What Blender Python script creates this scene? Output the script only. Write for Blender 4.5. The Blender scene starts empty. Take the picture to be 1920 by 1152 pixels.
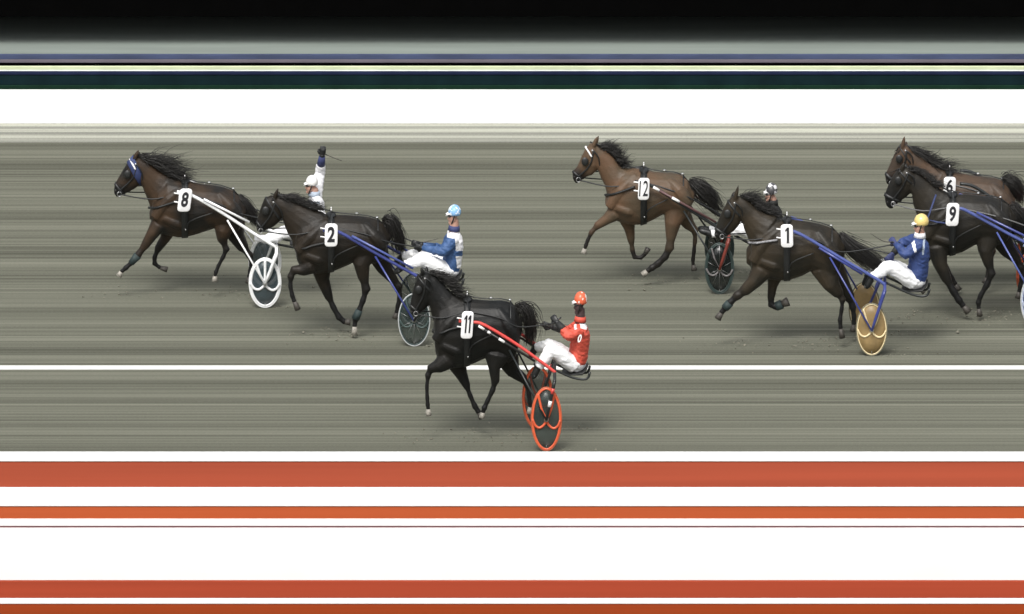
import bpy, bmesh, math, random
import numpy as np
from mathutils import Vector
random.seed(7)
rng = np.random.default_rng(7)
SC = bpy.context.scene
COL = SC.collection

# ------------------------------------------------------------------ camera
PITCH = math.radians(14.0)
SP, CP = 150*math.sin(PITCH), 150*math.cos(PITCH)      # picture units per metre of depth / of height
AIM_Y = (848-576)/SP
cam_d = bpy.data.cameras.new('camera'); cam = bpy.data.objects.new('camera', cam_d); COL.objects.link(cam)
cam_d.type = 'ORTHO'; cam_d.ortho_scale = 12.8; cam_d.clip_end = 400
cam.location = (0, AIM_Y-60*math.cos(PITCH), 60*math.sin(PITCH))
cam.rotation_euler = (math.pi/2-PITCH, 0, 0)
SC.camera = cam
# ------------------------------------------------------------------ sky, sun, exposure (bright overcast)
SUN_EL, SUN_AZ = math.radians(55), math.radians(195)     # azimuth measured from +Y clockwise: sun stands behind the camera
w = bpy.data.worlds.new('World'); SC.world = w; w.use_nodes = True
nt = w.node_tree; nt.nodes.clear()
sky = nt.nodes.new('ShaderNodeTexSky'); sky.sky_type = 'NISHITA'; sky.sun_disc = False
sky.sun_elevation = SUN_EL; sky.sun_rotation = SUN_AZ; sky.dust_density = 6; sky.air_density = 1.0; sky.ozone_density = 1
hs = nt.nodes.new('ShaderNodeHueSaturation'); hs.inputs['Saturation'].default_value = 0.22
bg = nt.nodes.new('ShaderNodeBackground'); bg.inputs['Strength'].default_value = 0.14
wo = nt.nodes.new('ShaderNodeOutputWorld')
nt.links.new(sky.outputs[0], hs.inputs['Color']); nt.links.new(hs.outputs[0], bg.inputs['Color']); nt.links.new(bg.outputs[0], wo.inputs['Surface'])
sd = bpy.data.lights.new('sun', 'SUN'); sd.energy = 1.25; sd.angle = math.radians(20); sd.color = (1.0, 0.97, 0.92)
so = bpy.data.objects.new('sun', sd); COL.objects.link(so)
sdir = Vector((math.sin(SUN_AZ)*math.cos(SUN_EL), math.cos(SUN_AZ)*math.cos(SUN_EL), math.sin(SUN_EL)))
so.rotation_euler = sdir.to_track_quat('Z', 'Y').to_euler(); so.location = (0, -20, 30)
SC.view_settings.view_transform = 'Standard'; SC.view_settings.look = 'None'
SC.view_settings.gamma = 1; SC.view_settings.use_curve_mapping = False
SC.view_settings.exposure = 0.47
SC.cycles.max_bounces = 6

# ------------------------------------------------------------------ helpers
def P(px, row, y):
    """a point of the place from where it stands in the picture and how deep (y, metres) it is"""
    return Vector(((px-960)/150, y, (848-row-SP*y)/CP))
def zoom(ox, oy, s):
    return lambda x, y: (ox+x/s, oy+y/s)
def ydepth(row): return (848-row)/SP

def tag(o, label=None, cat=None, group=None, kind=None):
    if label: o['label'] = label
    if cat: o['category'] = cat
    if group: o['group'] = group
    if kind: o['kind'] = kind
    return o
def empty(name, loc, label=None, cat=None, group=None):
    o = bpy.data.objects.new(name, None); COL.objects.link(o); o.location = loc; o.empty_display_size = .2
    return tag(o, label, cat, group)
def link(name, me, mat, parent=None, smooth=True):
    o = bpy.data.objects.new(name, me); COL.objects.link(o)
    if mat: me.materials.clear(); me.materials.append(mat)
    if parent is not None:
        o.parent = parent; o.matrix_parent_inverse.identity()
        root = parent; off = Vector((0, 0, 0))
        while root is not None: off += root.location; root = root.parent
        o.location = (0, 0, 0)
        me.transform(__import__('mathutils').Matrix.Translation(-off))
    if smooth:
        for p in me.polygons: p.use_smooth = True
    return o
from mathutils import noise as mnoise
def crease(o, amp, sx=14, sz=26):
    me = o.data; nn = [v.normal.copy() for v in me.vertices]
    for v, n in zip(me.vertices, nn):
        q = Vector((v.co.x*sx, v.co.y*sx*.8, v.co.z*sz+v.co.x*9))
        v.co += n*amp*(mnoise.noise(q)+.5*(1-abs(mnoise.noise(q*1.9))*2))
    return o
class MB:
    """collects shapes given in world coordinates; build() links them as one mesh"""
    def __init__(s): s.v = []; s.f = []
    def ring_loft(s, rings, cap=True):
        n = len(rings[0]); b = len(s.v)
        for r in rings: s.v += [tuple(p) for p in r]
        for i in range(len(rings)-1):
            for k in range(n):
                k2 = (k+1) % n
                s.f.append((b+i*n+k, b+i*n+k2, b+(i+1)*n+k2, b+(i+1)*n+k))
        if cap:
            s.f.append(tuple(b+k for k in range(n))[::-1])
            e = b+(len(rings)-1)*n
            s.f.append(tuple(e+k for k in range(n)))
        return s
    def pairs(s, st, n=16):
        """st: list of (A, B, w): edge point, opposite edge point, half width in depth"""
        rings = []
        def ringof(A, B, w, k=1.0):
            c = (A+B)/2; d = (A-B)/2*k
            return [c+d*math.cos(2*math.pi*i/n)+Vector((0, w*k*math.sin(2*math.pi*i/n), 0)) for i in range(n)]
        c0 = (st[0][0]+st[0][1])/2; c1 = (st[1][0]+st[1][1])/2
        dv = (c0-c1).normalized()*(st[0][0]-st[0][1]).length*.18
        rings.append([p+dv for p in ringof(*st[0], .6)])
        for a in st: rings.append(ringof(*a))
        c0 = (st[-1][0]+st[-1][1])/2; c1 = (st[-2][0]+st[-2][1])/2
        dv = (c0-c1).normalized()*(st[-1][0]-st[-1][1]).length*.18
        rings.append([p+dv for p in ringof(*st[-1], .6)])
        return s.ring_loft(rings)
    def tube(s, pts, rad, n=8, flat=1.0, side=None, sub=1):
        pts = [Vector(p) for p in pts]
        if not isinstance(rad, (list, tuple)): rad = [rad]*len(pts)
        if sub > 1 and len(pts) > 2:
            np_, nr = [], []
            for i in range(len(pts)-1):
                p0 = pts[max(i-1, 0)]; p1 = pts[i]; p2 = pts[i+1]; p3 = pts[min(i+2, len(pts)-1)]
                for k in range(sub):
                    t = k/sub
                    np_.append(.5*((2*p1)+(p2-p0)*t+(2*p0-5*p1+4*p2-p3)*t*t+(3*p1-p0-3*p2+p3)*t**3))
                    nr.append(rad[i]*(1-t)+rad[i+1]*t)
            np_.append(pts[-1]); nr.append(rad[-1]); pts, rad = np_, nr
        rings = []; ref = Vector((0, 1, 0))
        for i, p in enumerate(pts):
            t = (pts[min(i+1, len(pts)-1)]-pts[max(i-1, 0)])
            if t.length < 1e-7: t = Vector((1, 0, 0))
            t.normalize()
            u = t.cross(ref)
            if u.length < .15: u = t.cross(Vector((1, 0, .3)))
            u.normalize(); v = u.cross(t).normalized()
            rings.append([p+(u*math.cos(2*math.pi*k/n)*flat+v*math.sin(2*math.pi*k/n))*rad[i] for k in range(n)])
        return s.ring_loft(rings)
    def ellipsoid(s, c, rx, ry, rz, nu=14, nv=10):
        rings = []
        for j in range(nv+1):
            a = math.pi*(j+.02)/(nv+.04)-math.pi/2
            rings.append([Vector((c[0]+rx*math.cos(a)*math.cos(2*math.pi*i/nu), c[1]+ry*math.cos(a)*math.sin(2*math.pi*i/nu), c[2]+rz*math.sin(a))) for i in range(nu)])
        return s.ring_loft(rings)
    def box(s, x0, x1, y0, y1, z0, z1, b=0.0):
        bm = bmesh.new(); bmesh.ops.create_cube(bm, size=1)
        for v in bm.verts: v.co = Vector(((x0+x1)/2+v.co.x*(x1-x0), (y0+y1)/2+v.co.y*(y1-y0), (z0+z1)/2+v.co.z*(z1-z0)))
        if b: bmesh.ops.bevel(bm, geom=bm.edges[:], offset=b, segments=2, affect='EDGES', profile=.5)
        bm.verts.index_update(); base = len(s.v)
        s.v += [tuple(v.co) for v in bm.verts]; s.f += [tuple(base+v.index for v in f.verts) for f in bm.faces]
        bm.free(); return s
    def mesh(s, name='m'):
        me = bpy.data.meshes.new(name); me.from_pydata(s.v, [], s.f)
        bm = bmesh.new(); bm.from_mesh(me); bmesh.ops.recalc_face_normals(bm, faces=bm.faces[:]); bm.to_mesh(me); bm.free()
        me.update(); return me
    def build(s, name, mat, parent=None, smooth=True): return link(name, s.mesh(name), mat, parent, smooth)
    def skin(s, name, mat, parent, voxel, smooth_it=4, fac=.5):
        """fuse every piece into one continuous surface"""
        me = s.mesh(name+'_raw'); o = bpy.data.objects.new('tmp', me); COL.objects.link(o)
        m = o.modifiers.new('r', 'REMESH'); m.mode = 'VOXEL'; m.voxel_size = voxel; m.use_smooth_shade = True
        q = o.modifiers.new('s', 'SMOOTH'); q.factor = fac; q.iterations = smooth_it
        dg = bpy.context.evaluated_depsgraph_get(); dg.update()
        nm = bpy.data.meshes.new_from_object(o.evaluated_get(dg)); nm.name = name
        bpy.data.objects.remove(o); bpy.data.meshes.remove(me)
        return link(name, nm, mat, parent)

# ------------------------------------------------------------------ materials
MATS = {}
def mat(name, col, rough=.6, var=.12, scale=12, metal=0, bump=0, alpha=1, spec=.5, stretch=(1, 1, 1), sheen=0, coat=0):
    if name in MATS: return MATS[name]
    m = bpy.data.materials.new(name); m.use_nodes = True; t = m.node_tree; b = t.nodes['Principled BSDF']
    tc = t.nodes.new('ShaderNodeTexCoord'); mp = t.nodes.new('ShaderNodeMapping'); mp.inputs['Scale'].default_value = stretch
    nz = t.nodes.new('ShaderNodeTexNoise'); nz.inputs['Scale'].default_value = scale; nz.inputs['Detail'].default_value = 6
    rp = t.nodes.new('ShaderNodeValToRGB'); rp.color_ramp.elements[0].position = .3; rp.color_ramp.elements[1].position = .7
    rp.color_ramp.elements[0].color = (*[c*(1-var) for c in col], 1); rp.color_ramp.elements[1].color = (*[min(1, c*(1+var)) for c in col], 1)
    L = t.links.new
    L(tc.outputs['Object'], mp.inputs[0]); L(mp.outputs[0], nz.inputs['Vector']); L(nz.outputs[0], rp.inputs[0]); L(rp.outputs[0], b.inputs['Base Color'])
    b.inputs['Roughness'].default_value = rough; b.inputs['Metallic'].default_value = metal
    b.inputs['Specular IOR Level'].default_value = spec; b.inputs['Alpha'].default_value = alpha
    if coat: b.inputs['Coat Weight'].default_value = coat
    if bump:
        bp = t.nodes.new('ShaderNodeBump'); bp.inputs['Strength'].default_value = bump; bp.inputs['Distance'].default_value = .02
        L(nz.outputs[0], bp.inputs['Height']); L(bp.outputs[0], b.inputs['Normal'])
    MATS[name] = m; return m
def coat_mat(name, col, patch=None, dark=(.007, .007, .007)):
    """horse coat: body colour with warmer patches, black points where the 'points' attribute says so"""
    m = bpy.data.materials.new(name); m.use_nodes = True; t = m.node_tree; b = t.nodes['Principled BSDF']; L = t.links.new
    tc = t.nodes.new('ShaderNodeTexCoord')
    n1 = t.nodes.new('ShaderNodeTexNoise'); n1.inputs['Scale'].default_value = 2.6; n1.inputs['Detail'].default_value = 3
    n2 = t.nodes.new('ShaderNodeTexNoise'); n2.inputs['Scale'].default_value = 60; n2.inputs['Detail'].default_value = 4
    L(tc.outputs['Object'], n1.inputs['Vector']); L(tc.outputs['Object'], n2.inputs['Vector'])
    r1 = t.nodes.new('ShaderNodeValToRGB'); r1.color_ramp.elements[0].position = .42; r1.color_ramp.elements[1].position = .64
    r1.color_ramp.elements[0].color = (*col, 1); r1.color_ramp.elements[1].color = (*(patch or [c*1.3 for c in col]), 1)
    L(n1.outputs[0], r1.inputs[0])
    mx = t.nodes.new('ShaderNodeMixRGB'); mx.blend_type = 'MULTIPLY'; mx.inputs[0].default_value = .5
    r2 = t.nodes.new('ShaderNodeValToRGB'); r2.color_ramp.elements[0].color = (.55, .55, .55, 1); r2.color_ramp.elements[1].color = (1.2, 1.2, 1.2, 1)
    L(n2.outputs[0], r2.inputs[0]); L(r1.outputs[0], mx.inputs[1]); L(r2.outputs[0], mx.inputs[2])
    at = t.nodes.new('ShaderNodeAttribute'); at.attribute_name = 'points'
    m2 = t.nodes.new('ShaderNodeMixRGB'); m2.inputs[2].default_value = (*dark, 1)
    L(at.outputs['Fac'], m2.inputs[0]); L(mx.outputs[0], m2.inputs[1]); L(m2.outputs[0], b.inputs['Base Color'])
    b.inputs['Specular IOR Level'].default_value = .27; b.inputs['Sheen Weight'].default_value = .02; b.inputs['Sheen Roughness'].default_value = .5
    rr = t.nodes.new('ShaderNodeMapRange'); rr.inputs['To Min'].default_value = .27; rr.inputs['To Max'].default_value = .66; L(n1.outputs[0], rr.inputs['Value']); L(rr.outputs[0], b.inputs['Roughness'])
    bp = t.nodes.new('ShaderNodeBump'); bp.inputs['Strength'].default_value = .45; bp.inputs['Distance'].default_value = .02
    n3 = t.nodes.new('ShaderNodeTexNoise'); n3.inputs['Scale'].default_value = 6; n3.inputs['Detail'].default_value = 3; L(tc.outputs['Object'], n3.inputs['Vector'])
    # fine hair lying along the body on top of the broad unevenness
    mp = t.nodes.new('ShaderNodeMapping'); mp.inputs['Scale'].default_value = (35, 90, 90); n4 = t.nodes.new('ShaderNodeTexNoise'); n4.inputs['Scale'].default_value = 1; n4.inputs['Detail'].default_value = 5
    L(tc.outputs['Object'], mp.inputs[0]); L(mp.outputs[0], n4.inputs['Vector'])
    ma = t.nodes.new('ShaderNodeMath'); ma.operation = 'MULTIPLY_ADD'; ma.inputs[1].default_value = .35; L(n4.outputs[0], ma.inputs[0]); L(n3.outputs[0], ma.inputs[2])
    L(ma.outputs[0], bp.inputs['Height']); L(bp.outputs[0], b.inputs['Normal'])
    MATS[name] = m; return m
def streak_mat(name, c0, c1, ys=7.0, fine=1.0):
    """sand dragged flat by the harrow: long fine lines along the running direction"""
    m = bpy.data.materials.new(name); m.use_nodes = True; t = m.node_tree; b = t.nodes['Principled BSDF']; L = t.links.new
    tc = t.nodes.new('ShaderNodeTexCoord')
    def nz(sx, sy, det, rough=.6):
        mp = t.nodes.new('ShaderNodeMapping'); mp.inputs['Scale'].default_value = (sx, sy, 1)
        n = t.nodes.new('ShaderNodeTexNoise'); n.inputs['Scale'].default_value = 1; n.inputs['Detail'].default_value = det; n.inputs['Roughness'].default_value = rough
        L(tc.outputs['Object'], mp.inputs[0]); L(mp.outputs[0], n.inputs['Vector']); return n.outputs[0]
    a = nz(.006, ys, 9, .92); g = nz(.010, 1.6, 3, .6); f = nz(30, 60, 3)
    def mul(x, k):
        q = t.nodes.new('ShaderNodeMath'); q.operation = 'MULTIPLY'; L(x, q.inputs[0]); q.inputs[1].default_value = k; return q.outputs[0]
    def add(x, y):
        q = t.nodes.new('ShaderNodeMath'); q.operation = 'ADD'; L(x, q.inputs[0]); L(y, q.inputs[1]); return q.outputs[0]
    s = add(add(mul(a, .68), mul(g, .24)), mul(f, .08*fine))
    rp = t.nodes.new('ShaderNodeValToRGB'); rp.color_ramp.elements[0].position = .435; rp.color_ramp.elements[1].position = .575
    rp.color_ramp.elements[0].color = (*c0, 1); rp.color_ramp.elements[1].color = (*c1, 1)
    L(s, rp.inputs[0]); L(rp.outputs[0], b.inputs['Base Color'])
    b.inputs['Roughness'].default_value = .95; b.inputs['Specular IOR Level'].default_value = .15
    bp = t.nodes.new('ShaderNodeBump'); bp.inputs['Strength'].default_value = .35; bp.inputs['Distance'].default_value = .02
    L(s, bp.inputs['Height']); L(bp.outputs[0], b.inputs['Normal'])
    return m

WHITE = mat('white_paint', (.8, .8, .79), .5, .02, 3)
BLACKLEATHER = mat('black_leather', (.012, .013, .013), .45, .3, 40)
HAIR = mat('black_hair', (.010, .009, .0075), .45, .8, 40)
METAL = mat('steel', (.55, .55, .55), .3, .1, 20, metal=1)
RUBBER = mat('rubber', (.02, .02, .02), .8, .3, 30)
PLATE = mat('number_cloth_white', (.8, .8, .8), .6, .03, 10)
INK = mat('number_ink', (.012, .012, .016), .6, .1, 10)
SKIN = mat('skin', (.42, .24, .18), .5, .1, 20)
HOOF = mat('hoof_horn', (.05, .045, .038), .6, .3, 30)
PALEHOOF = mat('pale_hoof', (.27, .255, .22), .6, .3, 30)
CARBON = mat('carbon_black', (.015, .018, .018), .35, .2, 30)
# ------------------------------------------------------------------ setting
X0, X1 = -45, 45
def sheet(name, y0, y1, z, m, kind='structure'):
    o = MB(); o.v = [(X0, y0, z), (X1, y0, z), (X1, y1, z), (X0, y1, z)]; o.f = [(0, 1, 2, 3)]
    o = o.build(name, m, None, False); tag(o, kind=kind); return o
gm = MB(); gm.v = [(-400, -400, -.012), (400, -400, -.012), (400, 400, -.012), (-400, 400, -.012)]; gm.f = [(0, 1, 2, 3)]
tag(gm.build('ground', mat('ground_dirt', (.10, .10, .075), .95, .3, 1.5, bump=.3), None, False), kind='structure')
Y_FAR = ydepth(232.5)
sheet('track', -6.6, ydepth(266), 0, streak_mat('track_sand', (.058, .0595, .0445), (.196, .199, .157), 10))
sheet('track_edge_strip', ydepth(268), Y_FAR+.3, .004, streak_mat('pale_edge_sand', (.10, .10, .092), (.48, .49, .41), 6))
sheet('lane_line', ydepth(694), ydepth(686.5), .006, mat('lane_white', (.78, .78, .75), .8, .05, 30))

def board_run(name, label, y, items, cat='barrier', depth=.05):
    """a long barrier of boards laid edge on edge; items: (row_top, row_bottom, material, forward offset)"""
    e = empty(name, (0, y, 0), label, cat)
    for (r0, r1, m, fw) in items:
        yy = y-fw
        z1 = (848-r0-SP*yy)/CP; z0 = max((848-r1-SP*yy)/CP, 0)
        MB().box(X0, X1, yy, yy+depth, z0+.0015, z1-.0015, .006).build('board', m, e, False)
    zt = max((848-it[0]-SP*y)/CP for it in items)
    for i in range(-14, 15, 2):
        MB().box(i*3-.05, i*3+.05, y+depth+.002, y+depth+.10, 0, zt-.03, .008).build('post', mat('post_grey', (.25, .25, .24), .7), e, False)
    return e
RED = mat('barrier_red', (.36, .070, .034), .75, .10, .8, stretch=(.1, 1, 8), spec=.2)
ORG = mat('barrier_orange_red', (.43, .085, .026), .75, .10, .8, stretch=(.1, 1, 8), spec=.2)
RUST = mat('barrier_rust', (.28, .042, .007), .75, .10, .8, stretch=(.1, 1, 8), spec=.2)
DEEP = mat('barrier_deep_red', (.34, .052, .022), .75, .10, .8, stretch=(.1, 1, 8), spec=.2)
MAUVE = mat('barrier_mauve', (.22, .08, .09), .6, .1, 5)
WB = mat('barrier_white', (.82, .82, .81), .5, .015, 2)
# near side: tall barrier of red and white boards, then a low kerb barrier in front of it
board_run('trackside_barrier', 'tall red and white boarded barrier along the near edge of the track', -6.62,
          [(848.5, 866, WB, .020), (866, 914, RED, .008), (914, 950, WB, .020), (950, 973, ORG, .008), (973, 987, WB, .018), (986.6, 990, MAUVE, .006), (990, 1100, WB, .018)])
board_run('kerb_barrier', 'low red, white and rust boarded barrier nearest the camera', -8.5,
          [(1089.5, 1122, DEEP, .008), (1122, 1133, WB, .016), (1133, 1160, RUST, .008)])
# far side
board_run('far_white_barrier', 'low white board running along the far edge of the sand track', Y_FAR, [(169.5, 232.5, WB, 0)])
HG = mat('fence_dark_green', (.008, .028, .017), .9, .2, 3, spec=.08); HT = mat('fence_dark_teal', (.0055, .017, .020), .9, .2, 3, spec=.08); HN = mat('fence_navy', (.014, .020, .050), .9, .2, 3, spec=.08)
board_run('dark_green_fence', 'dark green and teal boarded fence right behind the low white board', ydepth(212),
          [(135, 141, HN, .012), (141, 160, HT, .002), (160, 190, HG, .012)], 'fence')
PL = mat('rail_pale_green', (.56, .62, .40), .6, .08, 3); PW = mat('rail_pale_white', (.72, .76, .74), .5, .05, 3)
board_run('pale_rail', 'pale green and white rail above the dark green fence', ydepth(205), [(125, 131.5, PL, .004), (131.5, 150, PW, .012)], 'rail')
BK = mat('shade_black', (.002, .002, .002), 1, .1, 3, spec=0); GM_ = mat('grey_mauve_board', (.13, .115, .14), .7, .1, 3); BL = mat('slate_blue_board', (.040, .055, .115), .7, .35, 2, stretch=(.6, 1, 3))
board_run('slate_blue_hoarding', 'slate blue hoarding with grey foot behind the pale rail', ydepth(196),
          [(102.5, 112, BL, .004), (112, 118.5, GM_, .012), (118.5, 140, BK, .002)], 'hoarding')  # lowest strip is shadow put in as black: the dark gap below the hoarding
# made-up shed: its black overhang blocks light so the grey floor fades to dark
sy = ydepth(180); zf = (848-103-SP*sy)/CP
e = empty('added_shed', (0, sy, 0), 'black open-fronted shed with grey concrete floor along the infield', 'shed')
yb = sy+(103-58)/SP
MB().box(X0, X1, sy+.02, yb+3, 0, zf, 0).build('floor_slab', mat('added_shed_floor', (.21, .245, .222), .9, .1, 2, stretch=(.2, 2, 2)), e, False)
zfas = zf+.05
yf = sy+.36
MB().box(X0, X1, yf, yf+.06, zf+.40, zf+3.2, .01).build('shade_fascia', BK, e, False)
MB().box(X0, X1, yf+.06, yb+3.2, zf+3.0, zf+3.1, 0).build('shade_roof', BK, e, False)
MB().box(X0, X1, yb+2.9, yb+3.0, zf+.001, zf+2.99, 0).build('shade_rear_wall', BK, e, False)
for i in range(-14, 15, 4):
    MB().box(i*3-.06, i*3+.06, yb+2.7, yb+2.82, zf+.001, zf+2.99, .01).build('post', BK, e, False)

# ------------------------------------------------------------------ lettering
def text_mesh(txt, size, bold=0.0):
    cu = bpy.data.curves.new('t', 'FONT'); cu.body = txt; cu.align_x = 'CENTER'; cu.align_y = 'CENTER'; cu.size = size; cu.extrude = .002; cu.offset = bold; cu.resolution_u = 6
    o = bpy.data.objects.new('t', cu); COL.objects.link(o)
    dg = bpy.context.evaluated_depsgraph_get(); dg.update()
    me = bpy.data.meshes.new_from_object(o.evaluated_get(dg)); bpy.data.objects.remove(o); bpy.data.curves.remove(cu)
    return me
def place_text(txt, centre, w, h, tilt, m, parent, name='numeral', bold=.02):
    if set(txt) == {'1'}:
        o = MB(); n = len(txt); bw = w*(.52 if n == 1 else .24)
        for i in range(n):
            x1 = (w/2 if n == 1 else (-w*.06 if i == 0 else w/2)); x0 = x1-bw
            prof = [(x0, -h/2), (x1, -h/2), (x1, h/2), (x0+bw*.15, h/2), (x0-bw*.75, h*.34), (x0-bw*.75, h*.24), (x0, h*.30)]
            o.ring_loft([[Vector((x+tilt*z_, .001, z_))+centre for x, z_ in prof], [Vector((x+tilt*z_, -.003, z_))+centre for x, z_ in prof]])
        return o.build(name, m, parent, False)
    me = text_mesh(txt, 1.0, bold)
    co = np.array([v.co[:] for v in me.vertices]); lo, hi = co.min(0), co.max(0); c = (lo+hi)/2
    for v in me.vertices:
        x = (v.co.x-c[0])/(hi[0]-lo[0])*w; z = (v.co.y-c[1])/(hi[1]-lo[1])*h; d = v.co.z
        v.co = Vector((x+tilt*z, -d*.6, z))+centre
    return link(name, me, m, parent, False)
def rounded_plate(centre, w, h, th, tilt, bulge=.012):
    o = MB(); r = min(w, h)*.28; pts = []
    for cx, cz, a0 in ((w/2-r, h/2-r, 0), (-w/2+r, h/2-r, 90), (-w/2+r, -h/2+r, 180), (w/2-r, -h/2+r, 270)):
        for k in range(5):
            a = math.radians(a0+k*22.5); pts.append((cx+r*math.cos(a), cz+r*math.sin(a)))
    def ring(sc, yy): return [centre+Vector((x*sc+tilt*z*sc, yy, z*sc)) for x, z in pts]
    return o.ring_loft([ring(1, th), ring(1, 0), ring(.94, -.004), ring(.5, -.006)])

# ------------------------------------------------------------------ horses
def interp(st, t):
    i = min(int(t), len(st)-2); f = t-i
    return tuple(st[i][k]*(1-f)+st[i+1][k]*f for k in range(3))
def band(st, t0, t1, grow, n=20):
    """a strap that runs right round a body section"""
    o = MB(); rings = []
    for t, g in ((t0, grow*.2), (t0, grow), (t1, grow), (t1, grow*.2)):
        A, B, w_ = interp(st, t); c = (A+B)/2; d = (A-B)/2; d = d*(1+g/d.length)
        rings.append([c+d*math.cos(2*math.pi*k/n)+Vector((0, (w_+g)*math.sin(2*math.pi*k/n), 0)) for k in range(n)])
    return o.ring_loft(rings, False)
def strands(o, roots, dirs, length, n, rad, curl=.25, seg=5, yj=.03):
    for i in range(n):
        t = random.random()*(len(roots)-1); k = min(int(t), len(roots)-2); f = t-k
        r = roots[k].lerp(roots[k+1], f); d = dirs[k].lerp(dirs[k+1], f)
        d = d.normalized(); L = length*(random.uniform(.4, 1.05) if random.random() < .85 else random.uniform(1.0, 1.55))
        d = (d+Vector((random.gauss(0, curl*.6), random.gauss(0, curl*.7), random.gauss(0, curl)))).normalized()
        r = r+Vector((random.gauss(0, .012), random.gauss(0, yj), random.gauss(0, .01)))
        up = Vector((0, 0, random.uniform(-.5, .15)))
        wv = random.uniform(0, 6.28); wa = random.uniform(.008, .03)
        pts = [r+d*L*(j/seg)+up*L*.55*(j/seg)**2+Vector((math.sin(wv+j*1.3)*wa*j/seg, math.cos(wv*2+j)*wa*j/seg, math.cos(wv+j*1.5)*wa*j/seg)) for j in range(seg+1)]
        o.tube(pts, [rad*random.uniform(.8, 1.3)*(1-.85*j/seg) for j in range(seg+1)], 4)
def tail_mesh(path, thick, n, rad):
    o = MB(); m = len(path)-1
    def at(t):
        i = min(int(t), m-1); f = t-i
        p0 = path[max(i-1, 0)]; p1 = path[i]; p2 = path[i+1]; p3 = path[min(i+2, m)]
        return .5*((2*p1)+(p2-p0)*f+(2*p0-5*p1+4*p2-p3)*f*f+(3*p1-p0-3*p2+p3)*f**3)
    for i in range(n):
        off = Vector((random.gauss(0, .55), random.gauss(0, .5), random.gauss(0, .55)))*(1 if random.random() < .88 else 1.7)
        e_ = random.uniform(.55, 1.0); s0 = random.uniform(0, .25); seg = 7; wv = random.uniform(0, 6.28)
        pts = []
        for j in range(seg+1):
            t = (s0+(e_-s0)*j/seg); tt = min(t, 1)*m
            g = .25+.9*math.sin(min(t, 1)*2.4)
            pts.append(at(tt)+off*thick*g*.75+Vector((math.sin(wv+t*9)*.016*t, 0, math.cos(wv+t*8)*.016*t)))
        o.tube(pts, [rad*(1-.8*j/seg) for j in range(seg+1)], 4)
    return o

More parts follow.
